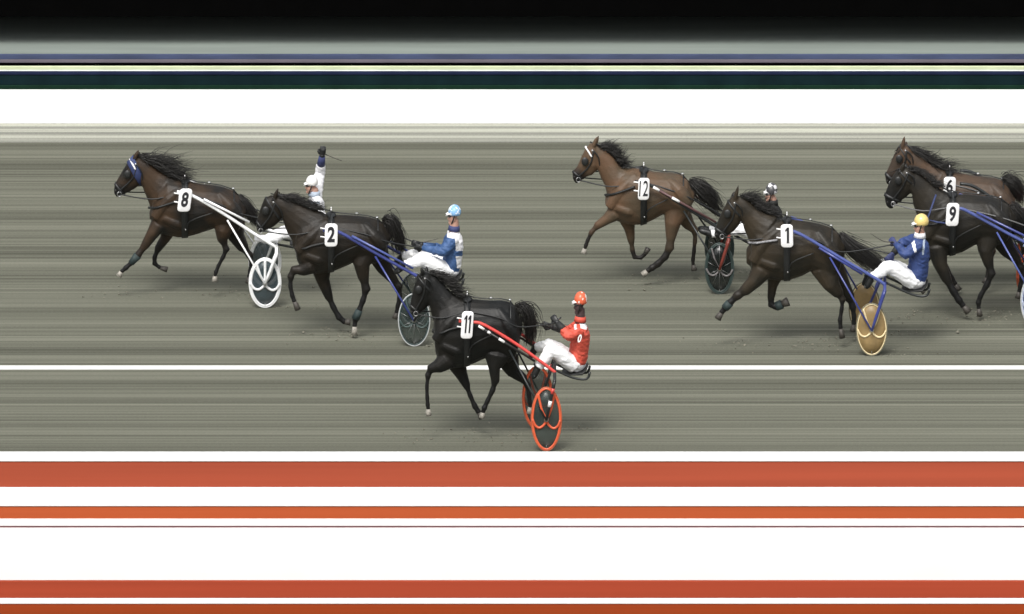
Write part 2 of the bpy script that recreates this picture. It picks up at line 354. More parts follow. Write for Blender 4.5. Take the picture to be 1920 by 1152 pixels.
def make_horse(c):
    Zb = c['zb']; Zh = c.get('zh', Zb); y = c['y']
    def pb(q, yy=0): return P(*Zb(*q), y+yy)
    def ph(q, yy=0): return P(*Zh(*q), y+yy)
    tx = np.mean([t[0] for t in c['torso']]); bx = Zb(tx, 0)[0]
    root = empty('horse', ((bx-960)/150, y, 0), c['label'], 'horse', 'trotting horses racing to the left')
    body = MB()
    hw = [.045, .055, .062, .078, .092, .080]
    head = [(ph(a[:2]), ph(a[2:4]), hw[min(i, 5)]) for i, a in enumerate(c['head'])]
    body.pairs(head)
    nw = [.075, .082, .095, .13, .17]
    neck = [(ph(a[:2]), ph(a[2:4]), nw[i]) for i, a in enumerate(c['neck'])]
    body.pairs(neck)
    nt_ = len(c['torso']); tw = []
    for i in range(nt_):
        u = i/(nt_-1); tw.append([.11, .17, .21, .235, .26, .275, .28, .275, .27, .265, .22, .13][round(u*11)])
    torso = [(pb((x, a)), pb((x, b)), tw[i]) for i, (x, a, b) in enumerate(c['torso'])]
    body.pairs(torso, 20)
    s = Zb(1, 0)[0]-Zb(0, 0)[0]
    dark_pts = []; hooves = []
    for li, (leg, side, kind) in enumerate(c['legs']):
        yo = side*(.125 if kind == 'f' else .14)
        pts = [pb(q[:2], yo*(.8 if i == 0 else 1)) for i, q in enumerate(leg)]
        rad = [q[2]*s/150 for q in leg]
        cut = len(leg)-1
        st = []
        for i in range(cut):
            t = (pts[min(i+1, len(pts)-1)]-pts[max(i-1, 0)]).normalized()
            u = Vector((t.z, 0, -t.x)).normalized()
            wy = min(rad[i]*.95, .115) if i < 2 else max(min(rad[i]*.9, .07), .026)
            st.append((pts[i]+u*rad[i], pts[i]-u*rad[i], wy))
        st2 = []
        for i, q in enumerate(st):
            st2.append(q)
            if i >= 2 and i < len(st)-1:
                n_ = st[i+1]; m_ = tuple((q[k]+n_[k])*.5 for k in range(2)); cc = (m_[0]+m_[1])*.5; rr_ = min((q[0]-q[1]).length, (n_[0]-n_[1]).length)/2*.86
                dd = (m_[0]-m_[1]).normalized()*rr_; st2.append((cc+dd, cc-dd, min(q[2], n_[2])*.86))
        body.pairs(st2, 12)
        dark_pts += [(pts[i], .5 if i == len(leg)//2-1 else 1) for i in range(max(2, len(leg)//2-1), len(leg))]
        # hoof
        d = (pts[-1]-pts[-2]); d = d.normalized()*max(d.length, .06); u = Vector((d.z, 0, -d.x)).normalized(); r = max(rad[-2], .033)
        a = pts[-2]+d*.05; b = pts[-2]+d*1.1
        hb = MB(); rr = []
        for q, k in ((a, .80), (a.lerp(b, .5), 1.0), (b, 1.16)):
            rr.append([q+u*r*k*math.cos(2*math.pi*j/10)+Vector((0, r*k*1.0*math.sin(2*math.pi*j/10), 0)) for j in range(10)])
        hb.ring_loft(rr); hooves.append(hb)
    for sd_ in (-1, 1):
        def on(t, f, k, st=torso):
            A2, B2, w2 = interp(st, t); q = A2.lerp(B2, f); e = 2*f-1
            return q+Vector((0, sd_*w2*math.sqrt(max(.02, 1-e*e))*k, 0))
        n_ = len(torso)-1
        body.tube([on(n_*.40, .10, .62), on(n_*.26, .32, .74), on(n_*.12, .62, .80)], [.055, .085, .075], 10, sub=3)      # shoulder
        body.tube([on(n_*.22, .62, .80), on(n_*.33, .70, .80), on(n_*.40, .72, .72)], [.06, .075, .04], 10, sub=3)        # upper arm
        body.tube([on(n_*.70, .12, .70), on(n_*.80, .30, .80), on(n_*.88, .52, .80), on(n_*.84, .85, .75)], [.05, .09, .095, .07], 10, sub=3)  # haunch
        A2, B2, w2 = interp(head, min(3.9, len(head)-1.1)); q = A2.lerp(B2, .66)
        body.ellipsoid(q+Vector((0, sd_*w2*.5, 0)), .05, .045, .062)                                                     # jowl
        A2, B2, w2 = interp(head, 3.3); q = A2.lerp(B2, .24); body.ellipsoid(q+Vector((0, sd_*w2*.72, .01)), .028, .02, .022, 8, 6)  # brow
    # ears go into the same skin
    for ei, ear in enumerate(c['ears']):
        a, t_ = ph(ear[0:2], (-.045 if ei == 0 else .05)), ph(ear[2:4], (-.05 if ei == 0 else .06))
        body.tube([a+(a-t_)*.35, a, a.lerp(t_, .45), a.lerp(t_, .8), t_], [.02, .028, .026, .015, .005], 8)
    o = body.skin('body', c['coat'], root, .0115, 3)
    off = root.location
    co = np.empty(len(o.data.vertices)*3); o.data.vertices.foreach_get('co', co); co = co.reshape(-1, 3)+np.array(off)
    pt = np.zeros(len(co))
    for (q, k) in dark_pts:
        d = np.linalg.norm((co-np.array(q))*np.array([1, .7, 1]), axis=1); pt = np.maximum(pt, k*np.clip(1.9-d/.085, 0, 1))
    for A, B, _ in head[:2]:
        q = (A+B)/2; d = np.linalg.norm(co-np.array(q), axis=1); pt = np.maximum(pt, np.clip(1.8-d/.08, 0, 1))
    pt *= c.get('points', 1.0)
    at = o.data.attributes.new('points', 'FLOAT', 'POINT'); at.data.foreach_set('value', pt.astype(np.float32))
    for i, hb in enumerate(hooves): hb.build('hoof', PALEHOOF if i in c.get('pale', ()) else HOOF, root)
    # face: eyes and nostrils, both sides
    for sd_ in (-1, 1):
        A, B, w_ = interp(head, min(3.35, len(head)-1.2)); q = A.lerp(B, .30)
        MB().ellipsoid(q+Vector((0, sd_*(w_*.93), 0)), .016, .012, .018, 8, 6).build('eye', mat('horse_eye', (.006, .004, .003), .1, .1), root)
        A, B, w_ = interp(head, .35); q = A.lerp(B, .25)
        MB().ellipsoid(q+Vector((0, sd_*(w_*.8), 0)), .012, .012, .016, 8, 6).build('nostril', HAIR, root)
    # mane, forelock, tail
    mn = MB(); roots = [ph(q[:2]) for q in c['mane']]; dirs = [Vector((q[2], 0, -q[3])) for q in c['mane']]
    strands(mn, roots, dirs, c.get('mane_len', .22), c.get('mane_n', 650), .0046)
    mn.build('mane', HAIR, root)
    fl = MB(); a = ph(c['ears'][0][0:2]); strands(fl, [a, a+Vector((-.03, 0, -.01))], [Vector((-.5, 0, -1)), Vector((-.5, 0, -1))], .13, 25, .008, .3); fl.build('forelock', HAIR, root)
    tp = [pb(q) for q in c['tail']]
    tail_mesh(tp, c['tail_t']*s/150, 700, .0042).build('tail', HAIR, root)
    # tack -------------------------------------------------------------
    def tpos(px):   # torso parameter at picture column px
        xs = [Zb(q[0], 0)[0] for q in c['torso']]
        for i in range(len(xs)-1):
            if xs[i] <= px <= xs[i+1]: return i+(px-xs[i])/(xs[i+1]-xs[i])
        return 1.0
    nx, nr, nw_, nh = c['plate']; tilt = c.get('tilt', .1)
    gt = tpos(nx); gh = 6.0
    band(torso, tpos(nx-gh), tpos(nx+gh), .014).build('girth', c.get('girth_mat', BLACKLEATHER), root)
    A, B, w_ = interp(torso, gt)
    sp = MB().ellipsoid(A+Vector((0, 0, -.004)), .062, .15, .034); sp.build('saddle', BLACKLEATHER, root)
    tr = MB(); th_ = c.get('terret_h', .085); tr.tube([A+Vector((0, -.05, .03)), A+Vector((0, -.05, th_))], .008, 6); tr.tube([A+Vector((0, .05, .03)), A+Vector((0, .05, th_))], .008, 6); tr.build('terret', METAL, root)
    # back strap to the tail
    bs = [A+Vector((0, 0, .035))]
    for k in range(1, 6):
        q = interp(torso, gt+(len(torso)-1.6-gt)*k/5); bs.append(q[0]+Vector((0, 0, .022 if k < 5 else .01)))
    st = MB().tube(bs, .012, 6, .6); st.build('back_strap', BLACKLEATHER, root)
    for k in (2, 4):
        MB().ellipsoid(bs[k]+Vector((0, -.005, .012)), .02, .02, .014, 8, 6).build('buckle', METAL, root)
    # hip straps of the crupper
    for sd_ in (-1, 1):
        q = interp(torso, gt+(len(torso)-1.6-gt)*.82); c0 = (q[0]+q[1])/2; h_ = (q[0]-q[1])/2
        pts = [c0+h_*math.cos(a_)*1.02+Vector((0, sd_*(q[2]+.008)*math.sin(a_), 0)) for a_ in (.05, .5, .95, 1.4)]
        MB().tube(pts, .009, 6).build('hip_strap', BLACKLEATHER, root)
    # breast collar
    br = c['breast']
    fr = pb(br[0]); bcm = c.get('breast_mat', BLACKLEATHER)
    o = MB()
    for sd_ in (-1, 1):
        pl = []
        for k, q in enumerate(br):
            v = pb(q); tt = tpos(Zb(*q)[0]); A2, B2, w2 = interp(torso, tt)
            cz = (A2.z+B2.z)/2; hz = max((A2.z-B2.z)/2, .02); ww = w2*math.sqrt(max(0.05, 1-min(1, ((v.z-cz)/hz))**2))
            yy = 0 if k == 0 else sd_*(ww+.012)
            v = P(*Zb(*q), y+yy); pl.append(v+Vector((-.015 if k == 0 else 0, 0, 0)))
        o.tube(pl, .02, 8, .7, sub=4)
    o.build('breast_collar', bcm, root)
    # bridle
    hm = c.get('bridle_mat', BLACKLEATHER)
    band(head, .95, 1.3, .009).build('noseband', hm, root)
    if c.get('brow_mat'):
        A2, B2, w2 = interp(head, len(head)-1.7)
        MB().tube([A2.lerp(B2, f_)+Vector((-.01 if abs(k_) < .5 else 0, k_*(w2+.012), 0)) for f_, k_ in ((.42, 1), (.2, .85), (.03, .3), (.03, -.3), (.2, -.85), (.42, -1))], .017, 8, .6, sub=3).build('browband', c['brow_mat'], root)
    else: band(head, len(head)-1.9, len(head)-1.65, .010).build('browband', hm, root)
    for sd_ in (-1, 1):
        pts = []
        for t_, f_ in ((len(head)-1.1, .35), (len(head)-2.0, .5), (len(head)-3.0, .55), (1.1, .55), (.55, .75)):
            A2, B2, w2 = interp(head, max(t_, 0)); pts.append(A2.lerp(B2, f_)+Vector((0, sd_*(w2+.006), 0)))
        MB().tube(pts, .010, 6, sub=3).build('cheek_strap', hm, root)
        A2, B2, w2 = interp(head, .6); q = A2.lerp(B2, .72)+Vector((0, sd_*(w2+.012), 0))
        ring = MB(); ring.tube([q+Vector((.026*math.cos(a_), 0, .03*math.sin(a_))) for a_ in np.linspace(0, 6.283, 13)], .006, 6); ring.build('bit_ring', METAL, root)
        A2, B2, w2 = interp(head, len(head)-2.6); q = A2.lerp(B2, .28)+Vector((-.01, sd_*(w2+.022), 0))
        if c.get('blinker', True): MB().ellipsoid(q, .045, .016, .055, 10, 8).build('blinker', hm, root)
        # rein from the bit, through the terret, to the hand
        A2, B2, w2 = interp(head, .6); b0 = A2.lerp(B2, .72)+Vector((0, sd_*(w2+.012), 0))
        ga, gb, gw = interp(torso, gt); tz = ga+Vector((0, sd_*.19, -.13))
        mid = b0.lerp(tz, .5)+Vector((0, sd_*.06, -.05))
        q1 = interp(torso, gt+(len(torso)-1.5-gt)*.55); m1 = q1[0]+Vector((0, sd_*.26, -.16))
        q2 = interp(torso, len(torso)-1.15); m2_ = q2[0]+Vector((.02, sd_*.25, -.10))
        pts = [b0, mid, tz, m1, m2_, c['hands'][0 if sd_ < 0 else 1]]
        MB().tube(pts, .0085, 6, sub=5).build('rein', c.get('rein_mat', BLACKLEATHER), root)
    for sd_ in (-1, 1):
        ga, gb, gw = interp(torso, gt); gm_ = ga.lerp(gb, .55)+Vector((.02, sd_*(gw+.02), 0)); ge = ga.lerp(gb, .86)+Vector((.03, sd_*(gw*.7), 0))
        q = interp(torso, min(gt+(len(torso)-1-gt)*.42, len(torso)-1.2)); f1 = q[0].lerp(q[1], .5)+Vector((0, sd_*(q[2]+.03), 0))
        MB().tube([ge, gm_+Vector((.04, 0, -.06)), f1], .0075, 6, sub=4).build('holdback_strap', BLACKLEATHER, root)
        MB().ellipsoid(ge+Vector((-.02, sd_*.06, .05)), .009, .006, .012, 8, 6).build('buckle', METAL, root)
    A2, B2, w2 = interp(head, len(head)-1.25); th = interp(neck, .35)
    MB().tube([A2.lerp(B2, .2)+Vector((.02, -w2-.012, 0)), A2.lerp(B2, .7)+Vector((.03, -w2-.018, 0)), th[1]+Vector((0, 0, .01)), A2.lerp(B2, .7)+Vector((.03, w2+.018, 0)), A2.lerp(B2, .2)+Vector((.02, w2+.012, 0))], .008, 6, sub=3).build('throat_lash', hm, root)
    MB().ellipsoid(A2.lerp(B2, .25)+Vector((.01, -w2-.02, 0)), .012, .006, .014, 8, 6).build('buckle', METAL, root)
    q = interp(neck, 2.6); MB().tube([interp(head, 1.0)[0].lerp(interp(head, 1.0)[1], .5)+Vector((0, .09, 0)), q[0].lerp(q[1], .4)+Vector((0, .16, 0)), A+Vector((0, .16, -.05))], .008, 6).build('head_pole', CARBON, root)
    # overcheck from the poll along the crest to the saddle
    pk = interp(head, len(head)-1.05); oc = [pk[0]+Vector((0, 0, .02))]
    for k in (1.5, 2.5, 3.6): q = interp(neck, min(k, 3.95)); oc.append(q[0]+Vector((0, -.02, .03)))
    oc.append(A+Vector((0, 0, .05))); MB().tube(oc, .008, 6, sub=3).build('overcheck_rein', hm, root)
    # head pole on the far side, number cloth on the near one
    pc = P(nx, nr, y-.392)
    pl = rounded_plate(pc, nw_/150, nh/CP, .02, tilt).build('number_cloth', PLATE, root)
    place_text(c['num'], pc+Vector((tilt*nh*.05/CP, -.008, nh*.04/CP)), c['dig'][0]/150, c['dig'][1]/CP, tilt+.02, INK, pl, bold=c.get('bold', .015))
    st_ = MB(); q = interp(torso, gt); st_.tube([q[0]+Vector((0, -.06, .02)), pc+Vector((tilt*nh/2/CP, .015, nh/2/CP))], .022, 6, .6); st_.build('plate_strap', c.get('girth_mat', BLACKLEATHER), root)
    for dz in (.09, -.02) if c.get('loops', True) else ():
        MB().tube([pc+Vector((-nw_/300-.055, .012, dz)), pc+Vector((-nw_/300+.02, .012, dz-.012))], .009, 6).build('shaft_loop', WHITE, root)
    for spec in c.get('boots', ()):
        li, i0, i1, m_ = spec; leg, side, kind = c['legs'][li]; yo = side*(.125 if kind == 'f' else .14)
        st2 = []; rs = []
        pts = [pb(leg[i][:2], yo) for i in range(i0, i1+1)]; rs = [leg[i][2]*s/150*1.05+.005 for i in range(i0, i1+1)]
        MB().tube(pts, rs, 10).build('leg_boot', m_, root)
    if c.get('extra'): c['extra'](root, head, neck, torso, pb, ph)
    return root

# ------------------------------------------------------------------ sulkies
def make_sulky(c):
    px, row, rx, rz = c['wheel']; bottom = row+rz
    yn = ydepth(bottom); yf = yn+1.1; yh = c['yh']
    hub = P(px, row, yn); Rx, Rz = rx/150, rz/CP
    root = empty('sulky', (hub.x, yn+.55, 0), c['label'], 'sulky', 'racing sulkies')
    skew = c.get('skew', 0)
    def wheel(y, x0, near):
        wr = empty('wheel', (0, 0, 0)); wr.parent = root; wr.location = Vector((x0, y, hub.z))-root.location
        def E(u, v, yy=0): return Vector((x0+u*Rx, y+yy, hub.z+v*Rz))
        def ring(r0, rad, n=56, ns=8, flat=1.0):
            o = MB(); rings = []
            for i in range(n+1):
                a = 2*math.pi*i/n; d = Vector((math.cos(a)*Rz, 0, math.sin(a)*Rx)).normalized(); cc = E(math.cos(a), math.sin(a))-d*r0
                rings.append([cc+d*rad*math.cos(2*math.pi*k/ns)+Vector((0, rad*flat*math.sin(2*math.pi*k/ns), 0)) for k in range(ns)])
            return o.ring_loft(rings, False)
        tw, rw = c.get('tyre_w', .014), c.get('rim_w', .016)
        ring(tw, tw).build('tyre', c['tyre'], wr)
        ring(tw*1.5+rw, rw, flat=.8).build('rim', c['rim'], wr)
        dk = MB(); n = 40; k_ = 1-(tw*1.4+rw)/Rx
        dk.ring_loft([[E(math.cos(2*math.pi*i/n)*k_*f, math.sin(2*math.pi*i/n)*k_*f, yy) for i in range(n)] for f, yy in ((.08, -.013), (.6, -.008), (1, -.004), (1, .004), (.6, .008), (.08, .013))])
        dk.build('disc', c['disc'], wr)
        sy = -.014 if near else .014
        for k in range(10 if c.get('wires') else 0):
            a = .31+2*math.pi*k/10
            MB().tube([E(.06*math.cos(a), .06*math.sin(a), -.02), E(.9*math.cos(a), .9*math.sin(a), -.006)], .0017, 4).build('wire_spoke', METAL, wr)
        MB().box(x0-.004, x0+.004, y-.03, y-.018, hub.z-Rz*.86, hub.z-Rz*.80, .001).build('valve', METAL, wr)
        sr = c.get('spoke_r', .013)
        for uv in c['spokes']:
            MB().tube([E(u, v, sy*(1.3 if i == 0 else 1)) for i, (u, v) in enumerate(uv)], sr, 8, sub=5).build('spoke', c.get('spoke', c['rim']), wr)
        hb = MB().tube([E(0, 0, -.05), E(0, 0, -.045), E(0, 0, .045), E(0, 0, .05)], [.015, .03, .03, .015], 12); hb.build('hub', c.get('hubm', METAL), wr)
        return wr
    wheel(yn, hub.x, True); wheel(yf, hub.x+skew, False)
    zb = c['z']
    ys = yh-.345
    main = [P(*zb(*q), ys) for q in c['shaft']]
    archx = main[-1].x; archz = main[-1].z
    ac = Vector((archx, 0, archz))
    for sd_ in (-1, 1):
        yy = yh+sd_*.345; wy = yn if sd_ < 0 else yf; dx = 0 if sd_ < 0 else skew*.6
        pts = [Vector((p.x, yy, p.z)) for p in main]
        MB().tube(pts, c.get('shaft_r', .021), 8, sub=4).build('shaft', c['bar'] if sd_ < 0 else c.get('bar_far', c['bar']), root)
        if c.get('upper'):
            pts = [P(*zb(*q), ys-.03) for q in c['upper']]; pts = [Vector((p.x, yy+(.03*sd_), p.z)) for p in pts]
            MB().tube(pts, c.get('upper_r', .015), 8).build('brace', c.get('bar2', c['bar']), root)
            for t0, t1, m_ in c.get('marks', ()): MB().tube([pts[0].lerp(pts[1], t0), pts[0].lerp(pts[1], t1)], c.get('upper_r', .015)+.002, 8).build('tape_band', m_, root)
        q = P(*zb(*c['strut']), ys); wi = wy+(-.075 if sd_ < 0 else .075)
        MB().tube([Vector((q.x, yy+.03*sd_, q.z)), Vector((hub.x+dx, wi, hub.z))], .012, 8).build('strut', c.get('bar3', c['bar']), root)
        top = Vector((archx, wi-.0*sd_, archz-.01)); hb = Vector((hub.x+dx, wi, hub.z))
        MB().tube([hb, hb.lerp(top, .3), hb.lerp(top, .9), top], [.02, .025, .027, .022], 8, .8).build('fork', c.get('forkm', c['bar']), root)
        for t0, t1, m_ in c.get('fork_marks', ()): MB().tube([hb.lerp(top, t0), hb.lerp(top, t1)], .029, 8, .8).build('tape_band', m_, root)
        wo_ = wy+(.075 if sd_ < 0 else -.075); top2 = Vector((archx, wo_, archz-.01)); hb2 = Vector((hub.x+dx, wo_, hub.z))
        MB().tube([hb2, hb2.lerp(top2, .5), top2], [.018, .022, .02], 8, .8).build('fork', c.get('forkm', c['bar']), root)
        # foot rest
        f = P(*c['foot'], ys); fx = Vector((f.x, yh+sd_*.30, f.z-.03))
        MB().tube([fx+Vector((0, -.05, 0)), fx+Vector((0, .05, 0))], .012, 8).build('foot_rest', CARBON, root)
    MB().tube([Vector((archx, yn-.09, archz-.01)), Vector((archx, yf+.09, archz-.01))], .02, 8).build('arch_bar', c.get('forkm', c['bar']), root)
    # seat on two rails behind the arch
    h = P(*c['hip'], yh); sz = h.z-c.get('seat_drop', .09)
    for sd_ in (-1, 1):
        MB().tube([Vector((archx-.02, yh+sd_*.16, archz)), Vector((h.x-.05, yh+sd_*.16, sz-.05)), Vector((h.x+.13, yh+sd_*.16, sz-.07)), Vector((h.x+.17, yh+sd_*.15, sz+.02))], .016, 8, sub=3).build('seat_rail', CARBON, root)
    st = MB(); st.pairs([(Vector((h.x-.17, yh, sz+.0)), Vector((h.x-.17, yh, sz-.035)), .12), (Vector((h.x-.03, yh, sz+.012)), Vector((h.x-.03, yh, sz-.045)), .17), (Vector((h.x+.08, yh, sz+.03)), Vector((h.x+.08, yh, sz-.04)), .18), (Vector((h.x+.15, yh, sz+.09)), Vector((h.x+.13, yh, sz+.03)), .16)], 16)
    st.build('seat', c.get('seatm', BLACKLEATHER), root)
    return root

# ------------------------------------------------------------------ drivers
def make_driver(c):
    z = c['z']; y = c['y']
    def p(q, yy=0): return P(*z(*q), y+yy)
    hd = p(c['head']); H = p(c['hip']); S = p(c['shoulder'])
    root = empty('person', (H.x, y, 0), c['label'], 'person', 'sulky drivers')
    tt = c.get('thick', .095)
    ax = (S-H).normalized(); fr = Vector((-ax.z, 0, ax.x))
    if fr.x > 0: fr = -fr
    def torso(o, g, lo=-.05, hi=1.03):
        st = []
        for u, w_, k in ((lo, .155, 1.05), (.15, .165, 1.12), (.4, .16, 1.02), (.65, .185, 1.08), (.85, .195, 1.0), (.96, .15, .8), (hi, .075, .55)):
            cc = H.lerp(S, u)-fr*.02*math.sin(max(0, min(1, u))*3.14); st.append((cc+fr*(tt*k*1.12+g), cc-fr*(tt*k*1.08+g), w_+g))
        o.pairs(st, 16)
    def limb(o, pts, rad, g): o.tube(pts, [r+g for r in rad], 10, sub=3)
    arms, legs, hands = [], [], []
    for i, sd_ in enumerate((-1, 1)):
        a = c['arm'][i]
        e_ = p(a[0], sd_*.25); h_ = p(a[1], sd_*c.get('handy', .13)); sh = S+Vector((0, sd_*.17, -.015))
        arms.append([sh, e_, h_])
        l = c['leg'][i]
        legs.append([H+Vector((-.02, sd_*.09, .0)), p(l[0], sd_*.22), p(l[1], sd_*.28), p(l[2], sd_*.28)])
    def hand(o, w0, d, g, side):
        d = d.normalized(); u = d.cross(Vector((0, 1, 0)))
        if u.length < .2: u = Vector((1, 0, 0))
        u.normalize(); v = u.cross(d).normalized()
        o.pairs([(w0+u*(.026+g), w0-u*(.026+g), .018+g), (w0+d*.05+u*(.038+g), w0+d*.05-u*(.038+g), .017+g), (w0+d*.085+u*(.036+g), w0+d*.085-u*(.036+g), .014+g)], 10)
        for k, ln in enumerate((.062, .072, .068, .052)):
            b = w0+d*.08+u*(.027-.018*k); cz = v*side
            o.tube([b, b+d*ln*.45+cz*.012, b+d*ln*.5+cz*.040, b+d*ln*.15+cz*.05], [.0095+g, .0095+g, .009+g, .008+g], 7)
        b = w0+d*.02+u*.03
        o.tube([b, b+d*.03+u*.025+v*side*.015, b+d*.055+u*.018+v*side*.04], [.012+g, .0105+g, .009+g], 7)
    # body: one continuous figure
    b = MB(); torso(b, -.012)
    hx, hz = c['hr'][0]/150, c['hr'][1]/CP
    face = hd+Vector((-.014, 0, -hz*.95))
    b.ellipsoid(hd, hx*.84, .073, hz*.9)
    b.ellipsoid(face+Vector((-.004, 0, hz*.05)), hx*.68, .060, hz*.92)
    b.ellipsoid(face+Vector((-hx*.46, 0, -hz*.66)), .024, .03, .022, 8, 6)                     # chin
    b.tube([face+Vector((-hx*.55, 0, hz*.22)), face+Vector((-hx*.80, 0, -hz*.10)), face+Vector((-hx*.55, 0, -hz*.16))], [.010, .016, .011], 8)  # nose
    for sd_ in (-1, 1): b.ellipsoid(face+Vector((hx*.2, sd_*.066, 0)), .017, .010, .026, 8, 6)   # ears
    b.tube([S+ax*-.04, S.lerp(hd, .5), face+Vector((.018, 0, -.01))], [.066, .058, .052], 10)
    for a in arms:
        limb(b, a, [.042, .036, .025], 0)
        d = a[2]-a[1]; hand(b, a[2], d, 0, 1)
    for l in legs:
        b.tube([l[0], l[0].lerp(l[1], .5)+Vector((0, 0, .01)), l[1], l[1].lerp(l[2], .4), l[2]], [.07, .06, .045, .04, .03], 10, sub=3)
    b.skin('body', c.get('skin', SKIN), root, .009, 2)
    MB().ellipsoid(face+Vector((-hx*.60, 0, -hz*.36)), .008, .022, .006, 8, 6).build('mouth', mat('lips', (.28, .10, .09), .5), root)
    # jacket
    j = MB(); torso(j, .012, .02, 1.04)
    arms_j = arms
    for i, a in enumerate(arms):
        j.tube([a[0]+(a[0]-a[1]).normalized()*.01, a[0].lerp(a[1], .5), a[1], a[1].lerp(a[2], .45)], [.078, .072, .062, .054], 10, sub=3)
    jk = crease(j.skin('jacket', c['jacket'], root, .010, 2), .011)
    for i, a in enumerate(arms):
        q0, q1 = a[1].lerp(a[2], .42), a[1].lerp(a[2], .97)
        MB().tube([q0, q0.lerp(q1, .5), q1], [.0525, .046, .038], 10).build('sleeve', c.get('sleeve', [c['jacket']]*2)[i], root)
        gl = MB(); hand(gl, a[2], a[2]-a[1], .005, 1); gl.tube([a[2].lerp(a[1], .12), a[2]+(a[2]-a[1]).normalized()*.02], [.034, .032], 10); gl.skin('glove', c.get('glove', BLACKLEATHER), root, .006, 1)
    # trousers and boots
    t = MB(); st = []
    for u, w_, k in ((-.14, .13, .85), (-.03, .17, 1.12), (.12, .172, 1.1)):
        cc = H.lerp(S, u); st.append((cc+fr*(tt*k+.014), cc-fr*(tt*k+.014), w_))
    t.pairs(st, 16)
    for l in legs: t.tube([l[0], l[0].lerp(l[1], .5)+Vector((0, 0, .01)), l[1], l[1].lerp(l[2], .4), l[2]], [.106, .102, .086, .074, .052], 12, sub=3)
    crease(t.skin('trousers', c.get('trousers', WHITE), root, .011, 2), .010)
    for l in legs:
        a, f = l[2], l[3]; d = (f-a)
        MB().tube([l[1].lerp(a, .9), a, a+d*.1], [.046, .05, .05], 10).build('boot', c.get('boot', BLACKLEATHER), root)
        d = d.normalized(); bt = MB().tube([a-d*.03, a+d*.05, a+d*.12, a+d*.155], [.045, .046, .038, .02], 10, sub=2); bt.build('boot', c.get('boot', BLACKLEATHER), root)
    # helmet: shell cut off at the brow, visor in front
    hm = MB(); rings = []; n = 20
    for jx in range(9):
        a = math.pi/2*(jx/8)*1.28
        rr = math.sin(a); zz = math.cos(a)
        rings.append([hd+Vector((hx*1.03*rr*math.cos(2*math.pi*i/n)+.006, .098*rr*math.sin(2*math.pi*i/n), hz*1.02*zz)) for i in range(n)])
    rings[0] = [hd+Vector((.006+.002*math.cos(2*math.pi*i/n), .002*math.sin(2*math.pi*i/n), hz*1.02)) for i in range(n)]
    hm.ring_loft(rings)
    he = hm.build('helmet', c['helmet'], root)
    vs = MB(); vr = []
    for k, (dx, dz, w_) in enumerate(((-.55, -.12, .085), (-1.0, -.22, .07), (-1.38, -.42, .045))):
        cc = hd+Vector((hx*dx, 0, hz*dz)); vr.append([cc+Vector((abs(math.sin(a))*hx*.25, w_*math.sin(a), .014*math.cos(a))) for a in np.linspace(0, 2*math.pi, 12, endpoint=False)])
    vs.ring_loft(vr); vs.build('visor', c.get('visor', WHITE), he)
    gg = MB(); cc = face+Vector((-hx*.46, 0, hz*.36))
    gg.ellipsoid(cc, hx*.36, .062, hz*.20, 12, 8); gg.build('goggles', c.get('goggles', mat('goggle_lens', (.01, .01, .014), .12, .1)), he)
    MB().tube([hd+Vector((hx*.1, -.09, -hz*.3)), face+Vector((-.01, -.062, -hz*.45)), face+Vector((-hx*.3, 0, -hz*.95)), face+Vector((-.01, .062, -hz*.45)), hd+Vector((hx*.1, .09, -hz*.3))], .008, 6, sub=3).build('chin_strap', BLACKLEATHER, he)
    if c.get('collar'):
        q = S.lerp(hd, .28); MB().tube([q-ax*.035, q+ax*.03], [.078, .066], 12).build('collar', c['collar'], root)
    # colour panels of the racing silks, face by face
    for polyg, m_ in c.get('paint', ()):
        jk.data.materials.append(m_); idx = len(jk.data.materials)-1; q = [z(*k) for k in polyg]
        for f in jk.data.polygons:
            w_ = f.center+root.location; fx = 960+150*w_.x; fy = 848-SP*w_.y-CP*w_.z; ins = False
            for i in range(len(q)):
                (x1, y1), (x2, y2) = q[i], q[i-1]
                if (y1 > fy) != (y2 > fy) and fx < (x2-x1)*(fy-y1)/(y2-y1)+x1: ins = not ins
            if ins: f.material_index = idx
    if c.get('extra'): c['extra'](root, p)
    return root, arms

# ------------------------------------------------------------------ the runners
zA = zoom(190, 260, 3.3875); zB = zoom(470, 270, 2.954); zC = zoom(730, 490, 3.1125); zD = zoom(1050, 240, 3.4919); zE = zoom(1320, 330, 3.2); zF = zoom(1600, 240, 3.03)
hB = zoom(480, 340, 8.23); hC = zoom(750, 490, 7.68); hD = zoom(1060, 245, 8.23); hE = zoom(1330, 340, 8.23)
ident = lambda x, y: (x, y)
BLUECLOTH = mat('blue_cloth', (.028, .042, .12), .7, .2, 30); TEAL = mat('dark_teal_boot', (.018, .032, .032), .7, .2, 30)
C_8 = coat_mat('coat_dark_bay', (.0115, .0105, .0088), (.046, .027, .014))
C_2 = coat_mat('coat_brown', (.0088, .0076, .0056), (.019, .0135, .008))
C_11 = coat_mat('coat_black', (.0052, .0058, .0056), (.009, .008, .0062))
C_12 = coat_mat('coat_bay', (.078, .057, .036), (.110, .064, .036))
C_1 = coat_mat('coat_seal_brown', (.0145, .0125, .0085), (.033, .024, .0135))
C_9 = coat_mat('coat_near_black', (.0105, .0100, .0085), (.022, .018, .012))
C_6 = coat_mat('coat_bay_brown', (.050, .036, .026), (.085, .052, .032))
SP5 = [[(0, 0), (-.28, .28), (-.44, .60), (-.52, .78)], [(0, 0), (.28, .28), (.44, .60), (.52, .78)], [(0, 0), (-.10, -.14), (-.40, -.26), (-.68, -.20), (-.88, .0)], [(0, 0), (.12, -.16), (.42, -.28), (.70, -.22), (.88, -.04)], [(0, 0), (0, .45), (0, .88)]]
SP4 = SP5[:4]
def yh_of(wheel, add=.55): return ydepth(wheel[1]+wheel[3])+add

